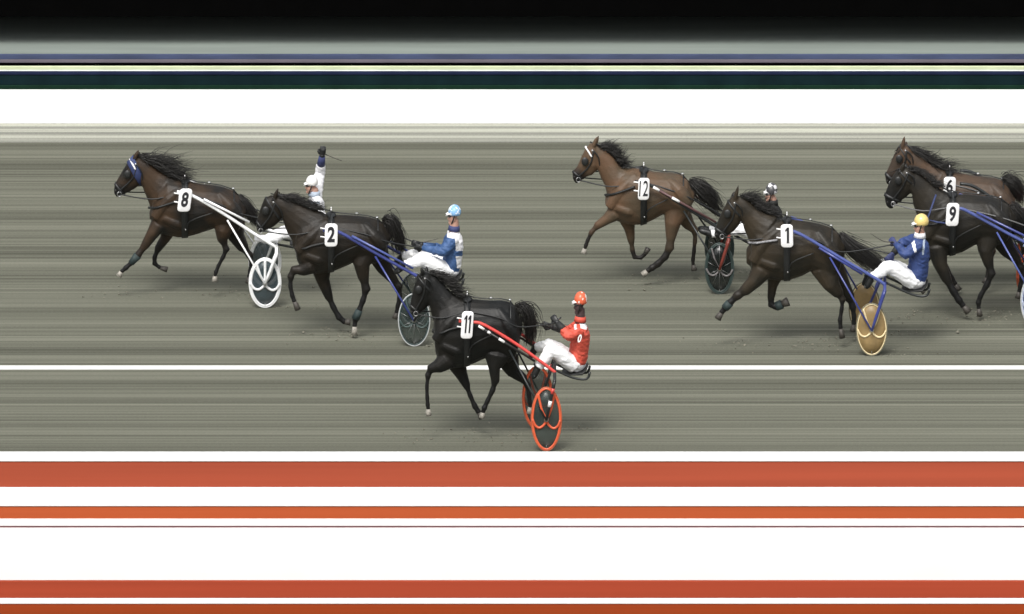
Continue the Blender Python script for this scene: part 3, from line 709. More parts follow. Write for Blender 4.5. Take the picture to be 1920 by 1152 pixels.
W8 = (497, 530.5, 31, 47.5); W2 = (776.5, 600, 30.5, 50); W11 = (1024.5, 786, 29.5, 60.5); W12 = (1349, 503.5, 28, 48.5); W1 = (1634.5, 618, 30, 50); W9 = (1943, 565, 30, 52); W6 = (1935, 519, 30, 48)
Y8, Y2, Y11, Y12, Y1, Y9, Y6 = yh_of(W8, .62), yh_of(W2), yh_of(W11, .68), yh_of(W12), yh_of(W1), yh_of(W9), yh_of(W6)

# drivers first: the reins run to their hands
BLUE_J = mat('jacket_royal_blue', (.026, .052, .17), .65, .15, 14); RED_J = mat('jacket_red', (.55, .075, .045), .65, .12, 14); WHITE_J = mat('jacket_white', (.78, .78, .80), .65, .05, 14)
STRIPE = mat('jacket_grey_blue', (.36, .42, .50), .7, .1, 14); NAVY = mat('sleeve_navy', (.035, .045, .13), .7, .15, 20); BLACKJ = mat('jacket_black', (.012, .013, .012), .7, .2, 20)
WTR = mat('trousers_white', (.78, .79, .80), .7, .04, 9, bump=.3); MIDBLUE = mat('jacket_mid_blue', (.035, .085, .21), .65, .15, 14)
LIGHTBLUE = mat('helmet_light_blue', (.33, .55, .78), .3, .35, 40, coat=.5); YELLOW = mat('helmet_yellow', (.72, .55, .20), .3, .06, 10, coat=.5)
ORANGE_H = mat('helmet_orange_red', (.70, .17, .09), .3, .35, 30, coat=.5); WHITE_H = mat('helmet_white', (.80, .79, .77), .3, .04, 10, coat=.5)
PINKT = mat('trousers_pink', (.62, .30, .33), .7, .1, 12); PALEBLUE = mat('trousers_pale_blue', (.40, .48, .72), .7, .1, 12)
def star_helmet(name, c0, c1, scale, thr):
    m = bpy.data.materials.new(name); m.use_nodes = True; t = m.node_tree; b = t.nodes['Principled BSDF']
    tc = t.nodes.new('ShaderNodeTexCoord'); v = t.nodes.new('ShaderNodeTexNoise'); v.inputs['Scale'].default_value = scale; v.inputs['Detail'].default_value = 2
    r = t.nodes.new('ShaderNodeValToRGB'); r.color_ramp.elements[0].position = thr; r.color_ramp.elements[0].color = (*c0, 1); r.color_ramp.elements[1].position = thr+.02; r.color_ramp.elements[1].color = (*c1, 1)
    t.links.new(tc.outputs['Object'], v.inputs['Vector']); t.links.new(v.outputs[0], r.inputs[0]); t.links.new(r.outputs[0], b.inputs['Base Color']); b.inputs['Roughness'].default_value = .25
    return m
LIGHTBLUE = star_helmet('helmet_pale_blue_print', (.22, .42, .68), (.75, .8, .85), 24, .55)
ORANGE_H = star_helmet('helmet_orange_print', (.68, .13, .06), (.80, .72, .66), 18, .57)
def checker_helmet():
    m = bpy.data.materials.new('helmet_black_and_white'); m.use_nodes = True; t = m.node_tree; b = t.nodes['Principled BSDF']
    tc = t.nodes.new('ShaderNodeTexCoord'); v = t.nodes.new('ShaderNodeTexVoronoi'); v.inputs['Scale'].default_value = 22
    r = t.nodes.new('ShaderNodeValToRGB'); r.color_ramp.interpolation = 'CONSTANT'; r.color_ramp.elements[0].color = (.72, .72, .74, 1); r.color_ramp.elements[1].position = .45; r.color_ramp.elements[1].color = (.06, .06, .065, 1)
    t.links.new(tc.outputs['Object'], v.inputs['Vector']); t.links.new(v.outputs['Color'], r.inputs[0]); t.links.new(r.outputs[0], b.inputs['Base Color']); b.inputs['Roughness'].default_value = .3
    return m
g2 = zoom(720, 370, 3.972); g11 = zoom(970, 530, 3.49); g1 = zoom(1580, 390, 3.972); g8 = zoom(560, 270, 8.86); g12 = zoom(1300, 330, 4.8)
def num0(root, p): place_text('0', p((408, 366), -.30), 7/150, 15/CP, .22, WHITE, root, 'sleeve_number', .03)
D8, A8 = make_driver(dict(z=ident, y=Y8, head=(584, 341), hr=(11, 12), shoulder=(592, 371), hip=(586, 442), thick=.085,
    arm=[((602, 452-40), (566, 425)), ((600, 322), (604, 292))], handy=.12, leg=[((536, 436), (500, 450), (482, 448)), ((534, 436), (500, 448), (482, 446))],
    jacket=WHITE_J, sleeve=[WHITE_J, NAVY], trousers=WTR, helmet=WHITE_H, collar=STRIPE, boot=WHITE_J,
    paint=[([(570, 362), (600, 362), (600, 367), (570, 367)], STRIPE), ([(570, 378), (600, 378), (600, 384), (570, 384)], STRIPE)],
    label='driver in white jacket with one arm raised high behind the horse numbered 2'))
D2, A2_ = make_driver(dict(z=g2, y=Y2, head=(522, 108), hr=(12, 13), shoulder=(522, 275), hip=(492, 545), thick=.088,
    arm=[((440, 405), (285, 378)), ((450, 385), (280, 355))], leg=[((290, 470), (150, 505), (105, 545)), ((280, 430), (140, 440), (100, 480))],
    collar=NAVY, jacket=MIDBLUE, trousers=WTR, helmet=LIGHTBLUE, boot=BLACKLEATHER,
    paint=[([(470, 240), (600, 240), (600, 400), (535, 400), (530, 310), (470, 300)], WHITE_J), ([(535, 440), (600, 440), (600, 530), (545, 530)], WHITE_J)],
    label='driver in blue and white jacket with pale blue helmet behind the horse numbered 2'))
D11, A11 = make_driver(dict(z=g11, y=Y11, head=(412, 112), hr=(12, 15), shoulder=(412, 285), hip=(385, 530), thick=.092,
    arm=[((335, 350), (262, 262)), ((340, 320), (225, 290))], leg=[((225, 445), (135, 555), (115, 600)), ((215, 415), (120, 425), (95, 470))],
    jacket=RED_J, sleeve=[BLACKJ, BLACKJ], trousers=WTR, helmet=ORANGE_H, skin=mat('balaclava', (.05, .03, .03), .8), collar=RED_J,
    paint=[([(405, 250), (460, 250), (455, 310), (415, 300)], WHITE_J), ([(370, 275), (385, 270), (390, 305), (375, 310)], WHITE_J)],
    extra=num0, label='driver in red jacket with orange helmet, nearest the near edge of the track'))
D12, A12 = make_driver(dict(z=g12, y=Y12, head=(700, 128), hr=(11, 13), shoulder=(715, 275), hip=(690, 560), thick=.09,
    arm=[((610, 420), (420, 440)), ((610, 400), (410, 420))], leg=[((430, 475), (160, 520), (90, 500)), ((430, 465), (150, 490), (90, 480))],
    jacket=BLACKJ, trousers=WTR, helmet=checker_helmet(), collar=BLACKJ,
    label='driver with black and white patterned helmet behind the head of the horse numbered 1'))
D1, A1 = make_driver(dict(z=g1, y=Y1, head=(583, 100), hr=(13.5, 14), shoulder=(572, 240), hip=(545, 540), thick=.098,
    arm=[((470, 345), (395, 270)), ((450, 260), (372, 345))], leg=[((345, 440), (215, 520), (185, 580)), ((330, 420), (200, 500), (170, 550))],
    jacket=BLUE_J, sleeve=[BLUE_J, BLACKJ], trousers=WTR, helmet=YELLOW, collar=WHITE_J, glove=NAVY,
    paint=[([(512, 262), (535, 240), (552, 330), (535, 335)], WHITE_J), ([(600, 230), (615, 232), (605, 350), (590, 350)], STRIPE)],
    label='driver in royal blue jacket with yellow helmet leaning back on gold-wheeled sulky'))
D9, A9 = make_driver(dict(z=ident, y=Y9, head=(2016, 372), hr=(12, 13), shoulder=(2016, 412), hip=(2008, 482), thick=.088,
    arm=[((1996, 445), (1958, 438)), ((1996, 440), (1956, 434))], leg=[((1958, 462), (1918, 455), (1904, 445)), ((1956, 456), (1916, 446), (1902, 436))],
    jacket=NAVY, trousers=PALEBLUE, helmet=WHITE_H, label='driver behind the horse numbered 9, only pale blue feet inside the frame'))
D6, A6 = make_driver(dict(z=ident, y=Y6, head=(2006, 322), hr=(12, 13), shoulder=(2006, 362), hip=(1998, 432), thick=.088,
    arm=[((1986, 395), (1950, 392)), ((1986, 390), (1948, 388))], leg=[((1950, 412), (1915, 404), (1902, 398)), ((1948, 406), (1912, 400), (1900, 392))],
    jacket=RED_J, trousers=PINKT, helmet=YELLOW, boot=PINKT, label='driver behind the horse numbered 6, only a pink foot inside the frame'))
def hnd(A): return [A[0][2], A[1][2]]

# horses -----------------------------------------------------------
def ex8(root, head, neck, torso, pb, ph):
    q = band(head, 3.9, 5.0, .016); q.build('hood', BLUECLOTH, root); A2, B2, w2 = interp(head, 4.5); MB().tube([A2+Vector((-.012, -.01, 0)), A2.lerp(B2, .2)+Vector((0, -w2*.85-.02, 0)), A2.lerp(B2, .42)+Vector((0, -w2-.02, 0))], .011, 6, sub=3).build('hood_stripe', WHITE, root)
    for i, e in enumerate(((555, 0),)): pass
make_horse(dict(zb=zA, y=Y8, label='dark bay horse with blue hood and number 8 leading at the far left', coat=C_8, num='8', plate=(346.5, 376, 24, 43), dig=(13, 28), bold=.035, tilt=.12,
    head=[(80, 325, 108, 372), (84, 292, 140, 356), (108, 248, 175, 340), (136, 200, 215, 318), (168, 150, 250, 290), (205, 112, 268, 230)],
    neck=[(220, 108, 255, 290), (290, 135, 275, 345), (365, 200, 300, 405), (440, 240, 315, 455), (520, 262, 322, 540)],
    torso=[(316, 440, 515), (330, 370, 560), (360, 300, 600), (420, 250, 615), (490, 256, 628), (550, 270, 622), (610, 286, 605), (665, 293, 585), (720, 300, 568), (780, 312, 585), (835, 332, 600), (875, 365, 560), (898, 410, 510)],
    legs=[([(365, 545, 55), (325, 605, 40), (280, 675, 29), (232, 742, 24), (188, 793, 17), (155, 822, 18), (128, 846, 15), (112, 872, 12)], -1, 'f'),
          ([(430, 570, 52), (405, 635, 34), (360, 700, 25), (338, 755, 17), (338, 795, 18), (372, 820, 15), (415, 832, 12)], 1, 'f'),
          ([(800, 500, 90), (775, 585, 58), (770, 645, 34), (795, 705, 24), (772, 755, 16), (742, 812, 14), (728, 850, 16), (722, 872, 13), (719, 905, 10)], -1, 'h'),
          ([(840, 520, 78), (855, 620, 55), (900, 690, 38), (945, 745, 26), (955, 790, 17), (945, 840, 15), (938, 880, 15), (932, 915, 12)], 1, 'h')],
    ears=[(215, 118, 238, 70), (225, 115, 248, 82)], mane=[(240, 105, 1, .35), (300, 130, 1, .1), (360, 190, 1, -.1), (440, 235, 1, .1)], mane_len=.34, mane_n=850,
    tail=[(872, 362), (915, 420), (955, 490), (1000, 550)], tail_t=30, breast=[(312, 440), (345, 440), (400, 425), (490, 395)], hands=[A8[0][2], A8[0][2]], pale=(0, 2), extra=ex8, boots=[(0, 3, 4, TEAL)]))
make_horse(dict(zb=zB, zh=hB, y=Y2, label='dark brown horse with number 2 and upright ears beside the white-wheeled sulky', coat=C_2, num='2', plate=(621, 441.5, 24, 43), dig=(14, 29), bold=.035, tilt=.02,
    head=[(5, 720, 70, 790), (8, 640, 120, 770), (35, 520, 205, 735), (80, 380, 280, 700), (130, 260, 370, 620), (230, 215, 420, 480)],
    neck=[(290, 215, 420, 600), (450, 235, 450, 720), (640, 330, 500, 830), (850, 420, 570, 940), (1050, 480, 600, 1080)],
    torso=[(246, 500, 590), (256, 455, 645), (285, 420, 700), (340, 396, 718), (400, 388, 716), (470, 393, 700), (540, 396, 670), (590, 400, 645), (640, 405, 655), (690, 416, 665), (732, 440, 625), (760, 480, 560)],
    legs=[([(335, 670, 55), (285, 700, 34), (238, 700, 26), (222, 735, 22), (220, 790, 14), (230, 840, 15), (242, 872, 15), (260, 915, 10)], -1, 'f'),
          ([(390, 680, 60), (400, 755, 38), (432, 845, 25), (458, 905, 18), (490, 962, 20), (520, 985, 18), (550, 988, 12)], 1, 'f'),
          ([(650, 590, 80), (612, 665, 48), (625, 740, 32), (640, 805, 27), (622, 868, 18), (602, 920, 17), (580, 970, 20), (576, 1010, 15), (574, 1052, 10)], -1, 'h'),
          ([(700, 600, 65), (740, 690, 42), (790, 752, 28), (822, 790, 24), (826, 845, 16), (815, 900, 15), (808, 935, 14), (800, 965, 10)], 1, 'h')],
    ears=[(290, 240, 345, 105), (330, 250, 365, 150)], mane=[(360, 225, 1, .3), (500, 235, 1, .1), (680, 340, 1, -.1), (900, 430, 1, -.1)], mane_len=.17,
    tail=[(735, 425), (775, 418), (800, 480), (822, 540), (836, 605)], tail_t=34, breast=[(246, 555), (290, 580), (340, 565), (430, 545)], hands=hnd(A2_), pale=(2,), boots=[(2, 5, 6, TEAL)]))
make_horse(dict(zb=zC, zh=hC, y=Y11, label='black horse with number 11, nearest the near edge of the track', coat=C_11, num='11', plate=(876, 610, 22, 51), dig=(13, 33), tilt=.06,
    head=[(150, 735, 230, 785), (142, 650, 280, 745), (160, 520, 370, 690), (195, 370, 430, 610), (245, 240, 470, 480), (320, 150, 490, 350)],
    neck=[(360, 140, 430, 640), (520, 205, 440, 730), (640, 330, 470, 830), (760, 465, 500, 930), (900, 535, 525, 1050)],
    torso=[(262, 350, 430), (268, 290, 530), (290, 255, 595), (350, 222, 625), (420, 215, 620), (490, 222, 598), (550, 228, 570), (600, 230, 550), (650, 228, 560), (695, 236, 595), (735, 258, 560), (757, 320, 460)],
    legs=[([(340, 570, 65), (285, 615, 42), (240, 630, 28), (226, 665, 20), (219, 730, 13), (221, 800, 13), (224, 840, 15), (227, 862, 13), (229, 898, 9)], -1, 'f'),
          ([(390, 590, 60), (420, 660, 37), (450, 725, 24), (472, 785, 16), (500, 848, 19), (522, 882, 18), (540, 912, 12)], 1, 'f'),
          ([(630, 540, 85), (612, 630, 34), (618, 700, 26), (602, 755, 18), (572, 818, 16), (554, 858, 19), (546, 882, 15), (540, 912, 11)], -1, 'h'),
          ([(690, 570, 70), (725, 645, 42), (780, 685, 30), (808, 725, 22), (815, 780, 16), (820, 828, 15), (822, 850, 13), (818, 885, 10)], 1, 'h')],
    ears=[(330, 170, 300, 85), (380, 170, 385, 70)], mane=[(440, 150, 1, .3), (560, 220, 1, .2), (680, 340, 1, .0), (820, 500, 1, .1)], mane_len=.2, points=.8,
    tail=[(735, 268), (785, 268), (815, 330), (822, 410), (815, 485)], tail_t=38, breast=[(264, 400), (300, 420), (350, 400), (430, 380)], hands=hnd(A11), pale=(0, 2, 3)))
make_horse(dict(zb=zD, zh=hD, y=Y12, label='light bay horse with black legs and number 12 running farthest out', coat=C_12, num='12', plate=(1207, 355, 21, 41), dig=(16.5, 29), bold=.005, tilt=.04, points=.95,
    head=[(112, 700, 190, 815), (108, 640, 270, 745), (180, 555, 335, 710), (235, 430, 410, 690), (305, 280, 505, 600), (385, 195, 535, 440)],
    neck=[(440, 205, 525, 650), (600, 260, 545, 725), (720, 370, 600, 830), (860, 560, 635, 950), (1080, 620, 640, 1080)],
    torso=[(310, 440, 520), (320, 400, 565), (345, 335, 600), (410, 275, 622), (475, 260, 635), (540, 272, 632), (610, 288, 600), (670, 295, 565), (730, 297, 560), (785, 306, 580), (835, 340, 585), (862, 395, 505)],
    legs=[([(360, 555, 58), (305, 600, 36), (245, 640, 27), (205, 685, 19), (180, 740, 15), (170, 770, 16), (163, 790, 13), (157, 812, 10)], -1, 'f'),
          ([(435, 580, 62), (455, 660, 36), (466, 735, 25), (474, 800, 18), (488, 848, 18), (530, 850, 16), (558, 825, 15), (576, 792, 11)], 1, 'f'),
          ([(765, 530, 90), (738, 620, 55), (728, 700, 38), (718, 785, 32), (688, 845, 26), (640, 892, 25), (600, 918, 24), (572, 938, 20), (545, 960, 14)], -1, 'h'),
          ([(800, 560, 60), (845, 635, 40), (884, 675, 27), (884, 740, 17), (876, 815, 15), (870, 865, 16), (872, 895, 13), (878, 930, 10)], 1, 'h')],
    ears=[(440, 225, 495, 90), (455, 225, 520, 70)], mane=[(500, 235, 1, -.2), (620, 275, 1, -.4), (740, 390, 1, -.6), (880, 580, 1, -.3)], mane_len=.15,
    tail=[(850, 352), (915, 395), (985, 465), (1045, 550)], tail_t=52, breast=[(306, 440), (340, 436), (410, 415), (490, 385)], hands=hnd(A12), brow_mat=WHITE, pale=(0, 2)))
make_horse(dict(zb=zE, zh=hE, y=Y1, label='seal brown horse with number 1 and pale breast roller pulling the gold-wheeled sulky', coat=C_1, num='1', plate=(1475.5, 443, 23, 43), dig=(8, 29), tilt=-.02, bold=.03,
    head=[(75, 820, 195, 890), (88, 740, 270, 840), (130, 610, 370, 780), (195, 460, 455, 690), (270, 320, 500, 590), (345, 235, 530, 440)],
    neck=[(400, 210, 510, 630), (560, 245, 530, 720), (700, 370, 570, 820), (850, 470, 610, 910), (1050, 530, 635, 1000)],
    torso=[(280, 400, 545), (288, 350, 590), (315, 300, 610), (380, 262, 620), (450, 258, 628), (520, 262, 622), (585, 270, 600), (640, 278, 570), (695, 290, 590), (750, 306, 635), (800, 335, 620), (826, 390, 520)],
    legs=[([(350, 560, 70), (300, 635, 46), (245, 688, 36), (200, 718, 30), (155, 762, 23), (125, 795, 22), (105, 820, 19), (84, 855, 13)], -1, 'f'),
          ([(430, 580, 55), (412, 660, 30), (402, 730, 23), (402, 775, 22), (432, 785, 24), (468, 770, 26), (502, 755, 18)], 1, 'f'),
          ([(730, 550, 95), (765, 655, 52), (808, 708, 34), (832, 742, 23), (826, 800, 14), (816, 865, 16), (820, 915, 15), (829, 968, 11)], -1, 'h'),
          ([(775, 560, 72), (830, 660, 50), (872, 728, 36), (893, 790, 22), (900, 845, 17), (898, 890, 16), (892, 930, 12)], 1, 'h')],
    ears=[(400, 270, 450, 55), (360, 245, 400, 150)], mane=[(480, 225, 1, -.1), (620, 270, 1, -.2), (750, 410, 1, -.2), (950, 500, 1, .1)], mane_len=.17,
    tail=[(818, 350), (875, 415), (950, 475), (1040, 540), (1105, 580)], tail_t=46, breast=[(276, 400), (310, 403), (350, 398), (440, 385)], breast_mat=mat('grey_fleece', (.22, .22, .23), .9, .5, 40), hands=hnd(A1), boots=[(1, 4, 5, TEAL), (0, 4, 5, TEAL)]))
def ex9(root, head, neck, torso, pb, ph):
    MB().tube([pb((470, 380), -.2), pb((420, 520), -.3), pb((470, 535), -.3), pb((540, 545), -.33)], .012, 6).build('shoulder_strap', BLUECLOTH, root)
make_horse(dict(zb=zF, y=Y9, label='near-black horse with number 9 in front of the horse numbered 6', coat=C_9, num='9', plate=(1786, 403, 24, 43), dig=(12.5, 29), bold=.03, tilt=.06, girth_mat=BLACKLEATHER,
    head=[(182, 425, 222, 458), (176, 385, 262, 420), (195, 330, 300, 395), (218, 280, 325, 372), (250, 238, 345, 335), (290, 225, 360, 295)],
    neck=[(290, 222, 335, 380), (370, 252, 338, 430), (440, 310, 358, 490), (500, 350, 385, 570), (550, 372, 415, 650)],
    torso=[(400, 540, 630), (410, 495, 670), (440, 430, 705), (500, 386, 730), (560, 376, 722), (620, 378, 705), (680, 382, 670), (730, 388, 645), (780, 393, 655), (830, 405, 665), (875, 430, 640), (902, 465, 590)],
    legs=[([(475, 670, 62), (492, 770, 42), (528, 855, 30), (568, 928, 23), (602, 982, 23), (625, 1012, 19), (652, 1045, 14)], -1, 'f'),
          ([(435, 680, 50), (385, 765, 32), (348, 808, 25), (352, 860, 16), (372, 900, 15), (382, 915, 14), (400, 930, 10)], 1, 'f'),
          ([(770, 600, 85), (752, 695, 46), (768, 770, 30), (785, 828, 27), (757, 895, 20), (722, 955, 17), (710, 995, 18), (713, 1025, 14), (718, 1065, 11)], -1, 'h'),
          ([(830, 610, 70), (880, 700, 45), (925, 745, 30), (955, 795, 24), (958, 850, 17), (948, 900, 15), (942, 930, 14), (935, 965, 10)], 1, 'h')],
    ears=[(275, 235, 290, 195), (290, 235, 305, 200)], mane=[(310, 225, 1, .1), (380, 255, 1, -.1), (450, 315, 1, -.2), (480, 335, 1, -.2)], mane_len=.10,
    tail=[(890, 445), (930, 480), (955, 550), (965, 620)], tail_t=34, breast=[(398, 545), (430, 550), (470, 545), (530, 520)], hands=hnd(A9), extra=ex9, terret_h=.05, loops=False, rein_mat=mat('grey_rein', (.12, .12, .12), .6)))
make_horse(dict(zb=zF, y=Y6, label='bay horse with loose dark mane and number 6 behind the horse numbered 9', coat=C_6, num='6', plate=(1780.5, 350, 23, 35), dig=(12.5, 25), bold=.03, tilt=.04, points=.95,
    head=[(184, 300, 212, 325), (180, 266, 240, 315), (203, 215, 285, 292), (230, 152, 322, 265), (258, 108, 338, 222), (280, 96, 345, 170)],
    neck=[(282, 98, 332, 245), (360, 132, 350, 310), (430, 190, 380, 375), (500, 228, 402, 440), (560, 250, 420, 530)],
    torso=[(408, 390, 480), (420, 350, 520), (450, 290, 555), (510, 240, 580), (570, 248, 580), (630, 262, 565), (690, 273, 545), (745, 279, 525), (800, 286, 530), (845, 300, 530), (885, 340, 500), (905, 380, 460)],
    legs=[([(490, 540, 55), (500, 640, 36), (508, 740, 27), (530, 800, 18), (560, 855, 17), (580, 890, 16), (600, 920, 12)], -1, 'f'),
          ([(440, 540, 50), (400, 620, 32), (370, 660, 25), (362, 720, 16), (372, 770, 15), (380, 790, 14), (390, 810, 10)], 1, 'f'),
          ([(780, 480, 80), (765, 570, 46), (775, 650, 28), (790, 700, 24), (775, 770, 16), (765, 820, 15), (760, 850, 14), (745, 880, 11)], -1, 'h'),
          ([(840, 490, 65), (890, 570, 42), (935, 620, 28), (965, 660, 22), (968, 730, 16), (960, 780, 15), (955, 800, 14), (950, 830, 10)], 1, 'h')],
    ears=[(280, 105, 292, 45), (296, 108, 302, 75)], mane=[(320, 110, 1, .5), (370, 138, 1, .5), (430, 190, 1, .2), (490, 225, 1, 0)], mane_len=.26,
    tail=[(850, 290), (890, 300), (930, 350), (950, 420)], tail_t=40, breast=[(406, 400), (440, 405), (480, 395), (530, 375)], hands=hnd(A6), loops=False, rein_mat=mat('grey_rein', (.12, .12, .12), .6)))

# sulkies ----------------------------------------------------------
SULKY_WHITE = mat('sulky_white', (.78, .79, .79), .35, .03, 10, coat=.3); SULKY_BLUE = mat('sulky_blue', (.032, .045, .20), .35, .1, 10, coat=.4); SULKY_LBLUE = mat('sulky_light_blue', (.06, .085, .27), .35, .1, 10, coat=.4)
SULKY_RED = mat('sulky_red', (.60, .06, .05), .35, .1, 10, coat=.4); WHEEL_OR = mat('wheel_orange', (.70, .115, .045), .4, .1, 10, coat=.3)
GOLD = mat('wheel_gold', (.24, .165, .07), .45, .3, 6); GOLDL = mat('wheel_pale_gold', (.72, .60, .36), .4, .1, 20)
make_sulky(dict(wheel=W8, yh=Y8, z=zA, shaft=[(480, 338), (575, 362), (780, 480), (975, 608), (1112, 692)], upper=[(650, 385), (940, 532)], strut=(800, 515),
    rim=SULKY_WHITE, tyre=SULKY_WHITE, tyre_w=.010, rim_w=.016, disc=mat('disc_slate', (.045, .065, .075), .25, .2, 8, alpha=.7), spokes=SP5, spoke_r=.017, bar=SULKY_WHITE, forkm=SULKY_WHITE, foot=(488, 452), hip=(570, 440),
    label='white sulky with white spoked wheels behind the horse numbered 8'))
make_sulky(dict(wires=True, wheel=W2, yh=Y2, z=zB, shaft=[(400, 480), (485, 487), (700, 610), (925, 735), (985, 775)], upper=[(560, 510), (900, 690)], strut=(690, 620),
    rim=mat('rim_teal', (.03, .05, .05), .4, .1), tyre=mat('tyre_pale', (.42, .44, .44), .6, .1), tyre_w=.008, rim_w=.010, disc=mat('disc_teal', (.025, .04, .038), .25, .3, 8, alpha=.5), spokes=SP4, spoke_r=.010, spoke=mat('spoke_teal', (.06, .09, .085), .4),
    bar=SULKY_BLUE, bar2=SULKY_LBLUE, forkm=CARBON, foot=(748, 505), hip=g2(492, 545), label='blue sulky with dark disc wheels behind the horse numbered 2'))
make_sulky(dict(wheel=W11, yh=Y11, z=zC, shaft=[(405, 350), (490, 356), (560, 375), (750, 490), (945, 632), (965, 650)], upper=[(520, 378), (850, 585)], strut=(700, 515), skew=-.11, marks=[(.0, .10, WHITE), (.16, .21, WHITE), (.36, .46, WHITE)], fork_marks=[(.35, .5, WHITE), (.68, .82, SULKY_RED)],
    rim=WHEEL_OR, tyre=mat('tyre_orange_tan', (.45, .11, .05), .6, .2), tyre_w=.008, rim_w=.0135, disc=mat('disc_grey_teal', (.035, .048, .045), .3, .3, 8, alpha=.55), spokes=SP4, spoke_r=.015,
    bar=SULKY_RED, bar2=mat('bar_black_and_white', (.02, .02, .02), .4), bar3=CARBON, forkm=CARBON, foot=g11(112, 600), hip=g11(385, 530), label='red sulky with orange spoked wheels behind the horse numbered 11'))
make_sulky(dict(wires=True, wheel=W12, yh=Y12, z=zD, shaft=[(490, 352), (590, 375), (800, 505), (1015, 642), (1105, 700)], upper=[(610, 388), (1020, 618)], strut=(810, 540), marks=[(0, .1, WHITE), (.3, .42, WHITE)],
    rim=mat('rim_black_teal', (.02, .035, .032), .4), tyre=mat('tyre_dark', (.03, .045, .042), .6), tyre_w=.010, rim_w=.014, disc=mat('disc_black', (.008, .011, .011), .25, .3, 8, alpha=.72), spokes=SP4, spoke_r=.012, spoke=mat('spoke_grey', (.16, .15, .15), .4),
    bar=CARBON, bar2=mat('bar_dark_red', (.10, .05, .05), .4), forkm=mat('fork_dark_red', (.16, .03, .02), .4), foot=(1322, 432), hip=g12(690, 560), label='black sulky with dark wheels behind the horse numbered 12'))
make_sulky(dict(wheel=W1, yh=Y1, z=zE, shaft=[(520, 330), (600, 362), (840, 505), (1040, 622), (1085, 655)], upper=[(690, 432), (950, 590)], strut=(755, 485),
    rim=GOLDL, tyre=mat('tyre_olive', (.16, .15, .10), .6), tyre_w=.009, rim_w=.008, disc=GOLD, spokes=SP4, spoke=GOLDL, spoke_r=.012, skew=-.09,
    bar=SULKY_LBLUE, bar2=SULKY_BLUE, bar3=SULKY_BLUE, forkm=SULKY_BLUE, foot=(1622, 535), hip=g1(545, 540), label='blue sulky with gold disc wheels behind the horse numbered 1'))
make_sulky(dict(wheel=W9, yh=Y9, z=zF, shaft=[(600, 460), (645, 472), (860, 590), (1000, 665), (1100, 735)], upper=[(700, 480), (970, 612), (1060, 660)], strut=(815, 590),
    rim=mat('rim_pale_blue', (.45, .50, .62), .4), tyre=mat('tyre_pale', (.42, .44, .44), .6), tyre_w=.010, rim_w=.010, disc=mat('disc_slate_blue', (.07, .10, .17), .25), spokes=SP4, bar=SULKY_LBLUE, bar2=SULKY_BLUE, forkm=SULKY_BLUE, foot=(1905, 448), hip=(2008, 482),
    label='blue sulky behind the horse numbered 9, cut off by the right edge'))
make_sulky(dict(wheel=W6, yh=Y6, z=ident, shaft=[(1800, 345), (1830, 352), (1890, 395), (1955, 450)], upper=None, strut=(1870, 382),
    rim=WHEEL_OR, tyre=mat('tyre_orange_tan', (.45, .11, .05), .6, .2), disc=mat('disc_grey_teal', (.035, .048, .045), .3, .3, 8, alpha=.55), spokes=SP4, bar=CARBON, forkm=CARBON, foot=(1902, 402), hip=(1998, 432),
    label='dark sulky with orange-red wheels behind the horse numbered 6, mostly out of frame'))

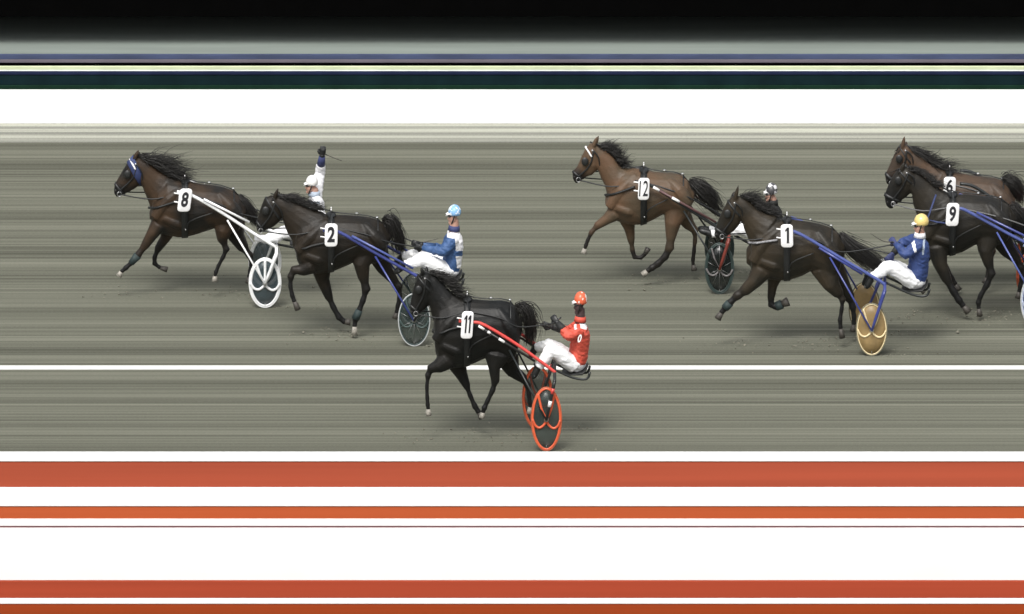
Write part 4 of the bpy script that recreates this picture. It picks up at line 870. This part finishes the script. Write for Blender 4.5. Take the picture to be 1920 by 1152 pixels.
# whips held by the drivers -----------------------------------------
def whip(hand, tip, mid, label):
    e = empty('whip', hand, label, 'whip', 'whips')
    MB().tube([hand+(hand-mid).normalized()*.06, hand.lerp(mid, .35)], .010, 8).build('handle', CARBON, e)
    MB().tube([hand.lerp(mid, .3), mid, tip], [.008, .006, .0035], 6, sub=4).build('shaft', mat('whip_shaft', (.06, .055, .045), .5), e)
h = A8[1][2]; hy = h.y
whip(h+Vector((0, 0, .04)), P(641, 302, hy), P(620, 294, hy), 'thin dark whip held up by the raised arm of the driver in white')
h = A11[0][2]; whip(h+Vector((0, 0, .03)), P(1016, 604, h.y), P(1030, 612, h.y), 'short dark whip in the hands of the driver in red')
h = A2_[1][2]; whip(h+Vector((-.02, 0, .02)), P(822, 448, h.y), P(805, 452, h.y), 'thin whip in the hands of the driver with pale blue helmet')
h = A1[0][2]; whip(h+Vector((0, 0, .02)), P(1632, 438, h.y), P(1655, 452, h.y), 'thin whip pointing forward from the driver with yellow helmet')

# grit thrown up by hooves and wheels ---------------------------------
gr = MB()
def clod(p, r):
    k = [Vector((random.uniform(-1, 1), random.uniform(-1, 1), random.uniform(-1, 1))).normalized()*r*random.uniform(.6, 1.2) for _ in range(6)]
    b_ = len(gr.v); gr.v += [tuple(p+Vector(d)*1.0) for d in ((r, 0, 0), (-r, 0, 0), (0, r, 0), (0, -r, 0), (0, 0, r*.7), (0, 0, -r*.7))]
    for i in range(6): gr.v[b_+i] = tuple(Vector(gr.v[b_+i])+k[i]*.4)
    gr.f += [(b_+a, b_+b2, b_+c2) for a, b2, c2 in ((0, 2, 4), (2, 1, 4), (1, 3, 4), (3, 0, 4), (2, 0, 5), (1, 2, 5), (3, 1, 5), (0, 3, 5))]
for (px_, row_, y_) in ((664, 622, Y2), (610, 600, Y2), (224, 519, Y8), (404, 524, Y8), (905, 782, Y11), (802, 778, Y11), (1210, 515, Y12), (1580, 634, Y1), (1500, 632, Y1), (1352, 594, Y1), (1836, 590, Y9), (1812, 583, Y9), (1690, 588, Y9)):
    for k in range(60):
        r = abs(random.gauss(0, .007))+.003
        xx = (px_-960)/150+random.gauss(.12, .28); yy = y_+random.gauss(0, .22); zz = abs(random.gauss(0, .05))*(random.random() < .45)+r*.5
        clod(Vector((xx, yy, zz)), r)
for W_ in (W8, W2, W11, W12, W1, W9):
    for yy0 in (0, 1.1):
        for k in range(40):
            r = abs(random.gauss(0, .006))+.003
            clod(Vector(((W_[0]-960)/150+.1+abs(random.gauss(0, .5)), ydepth(W_[1]+W_[3])+yy0+random.gauss(0, .05), abs(random.gauss(0, .04))*(random.random() < .4)+r*.5)), r)
tag(gr.build('sand_grit', mat('grit', (.16, .155, .12), .95, .4, 60), None, False), 'loose grit thrown up on the sand by hooves and wheels', 'grit', kind='stuff')
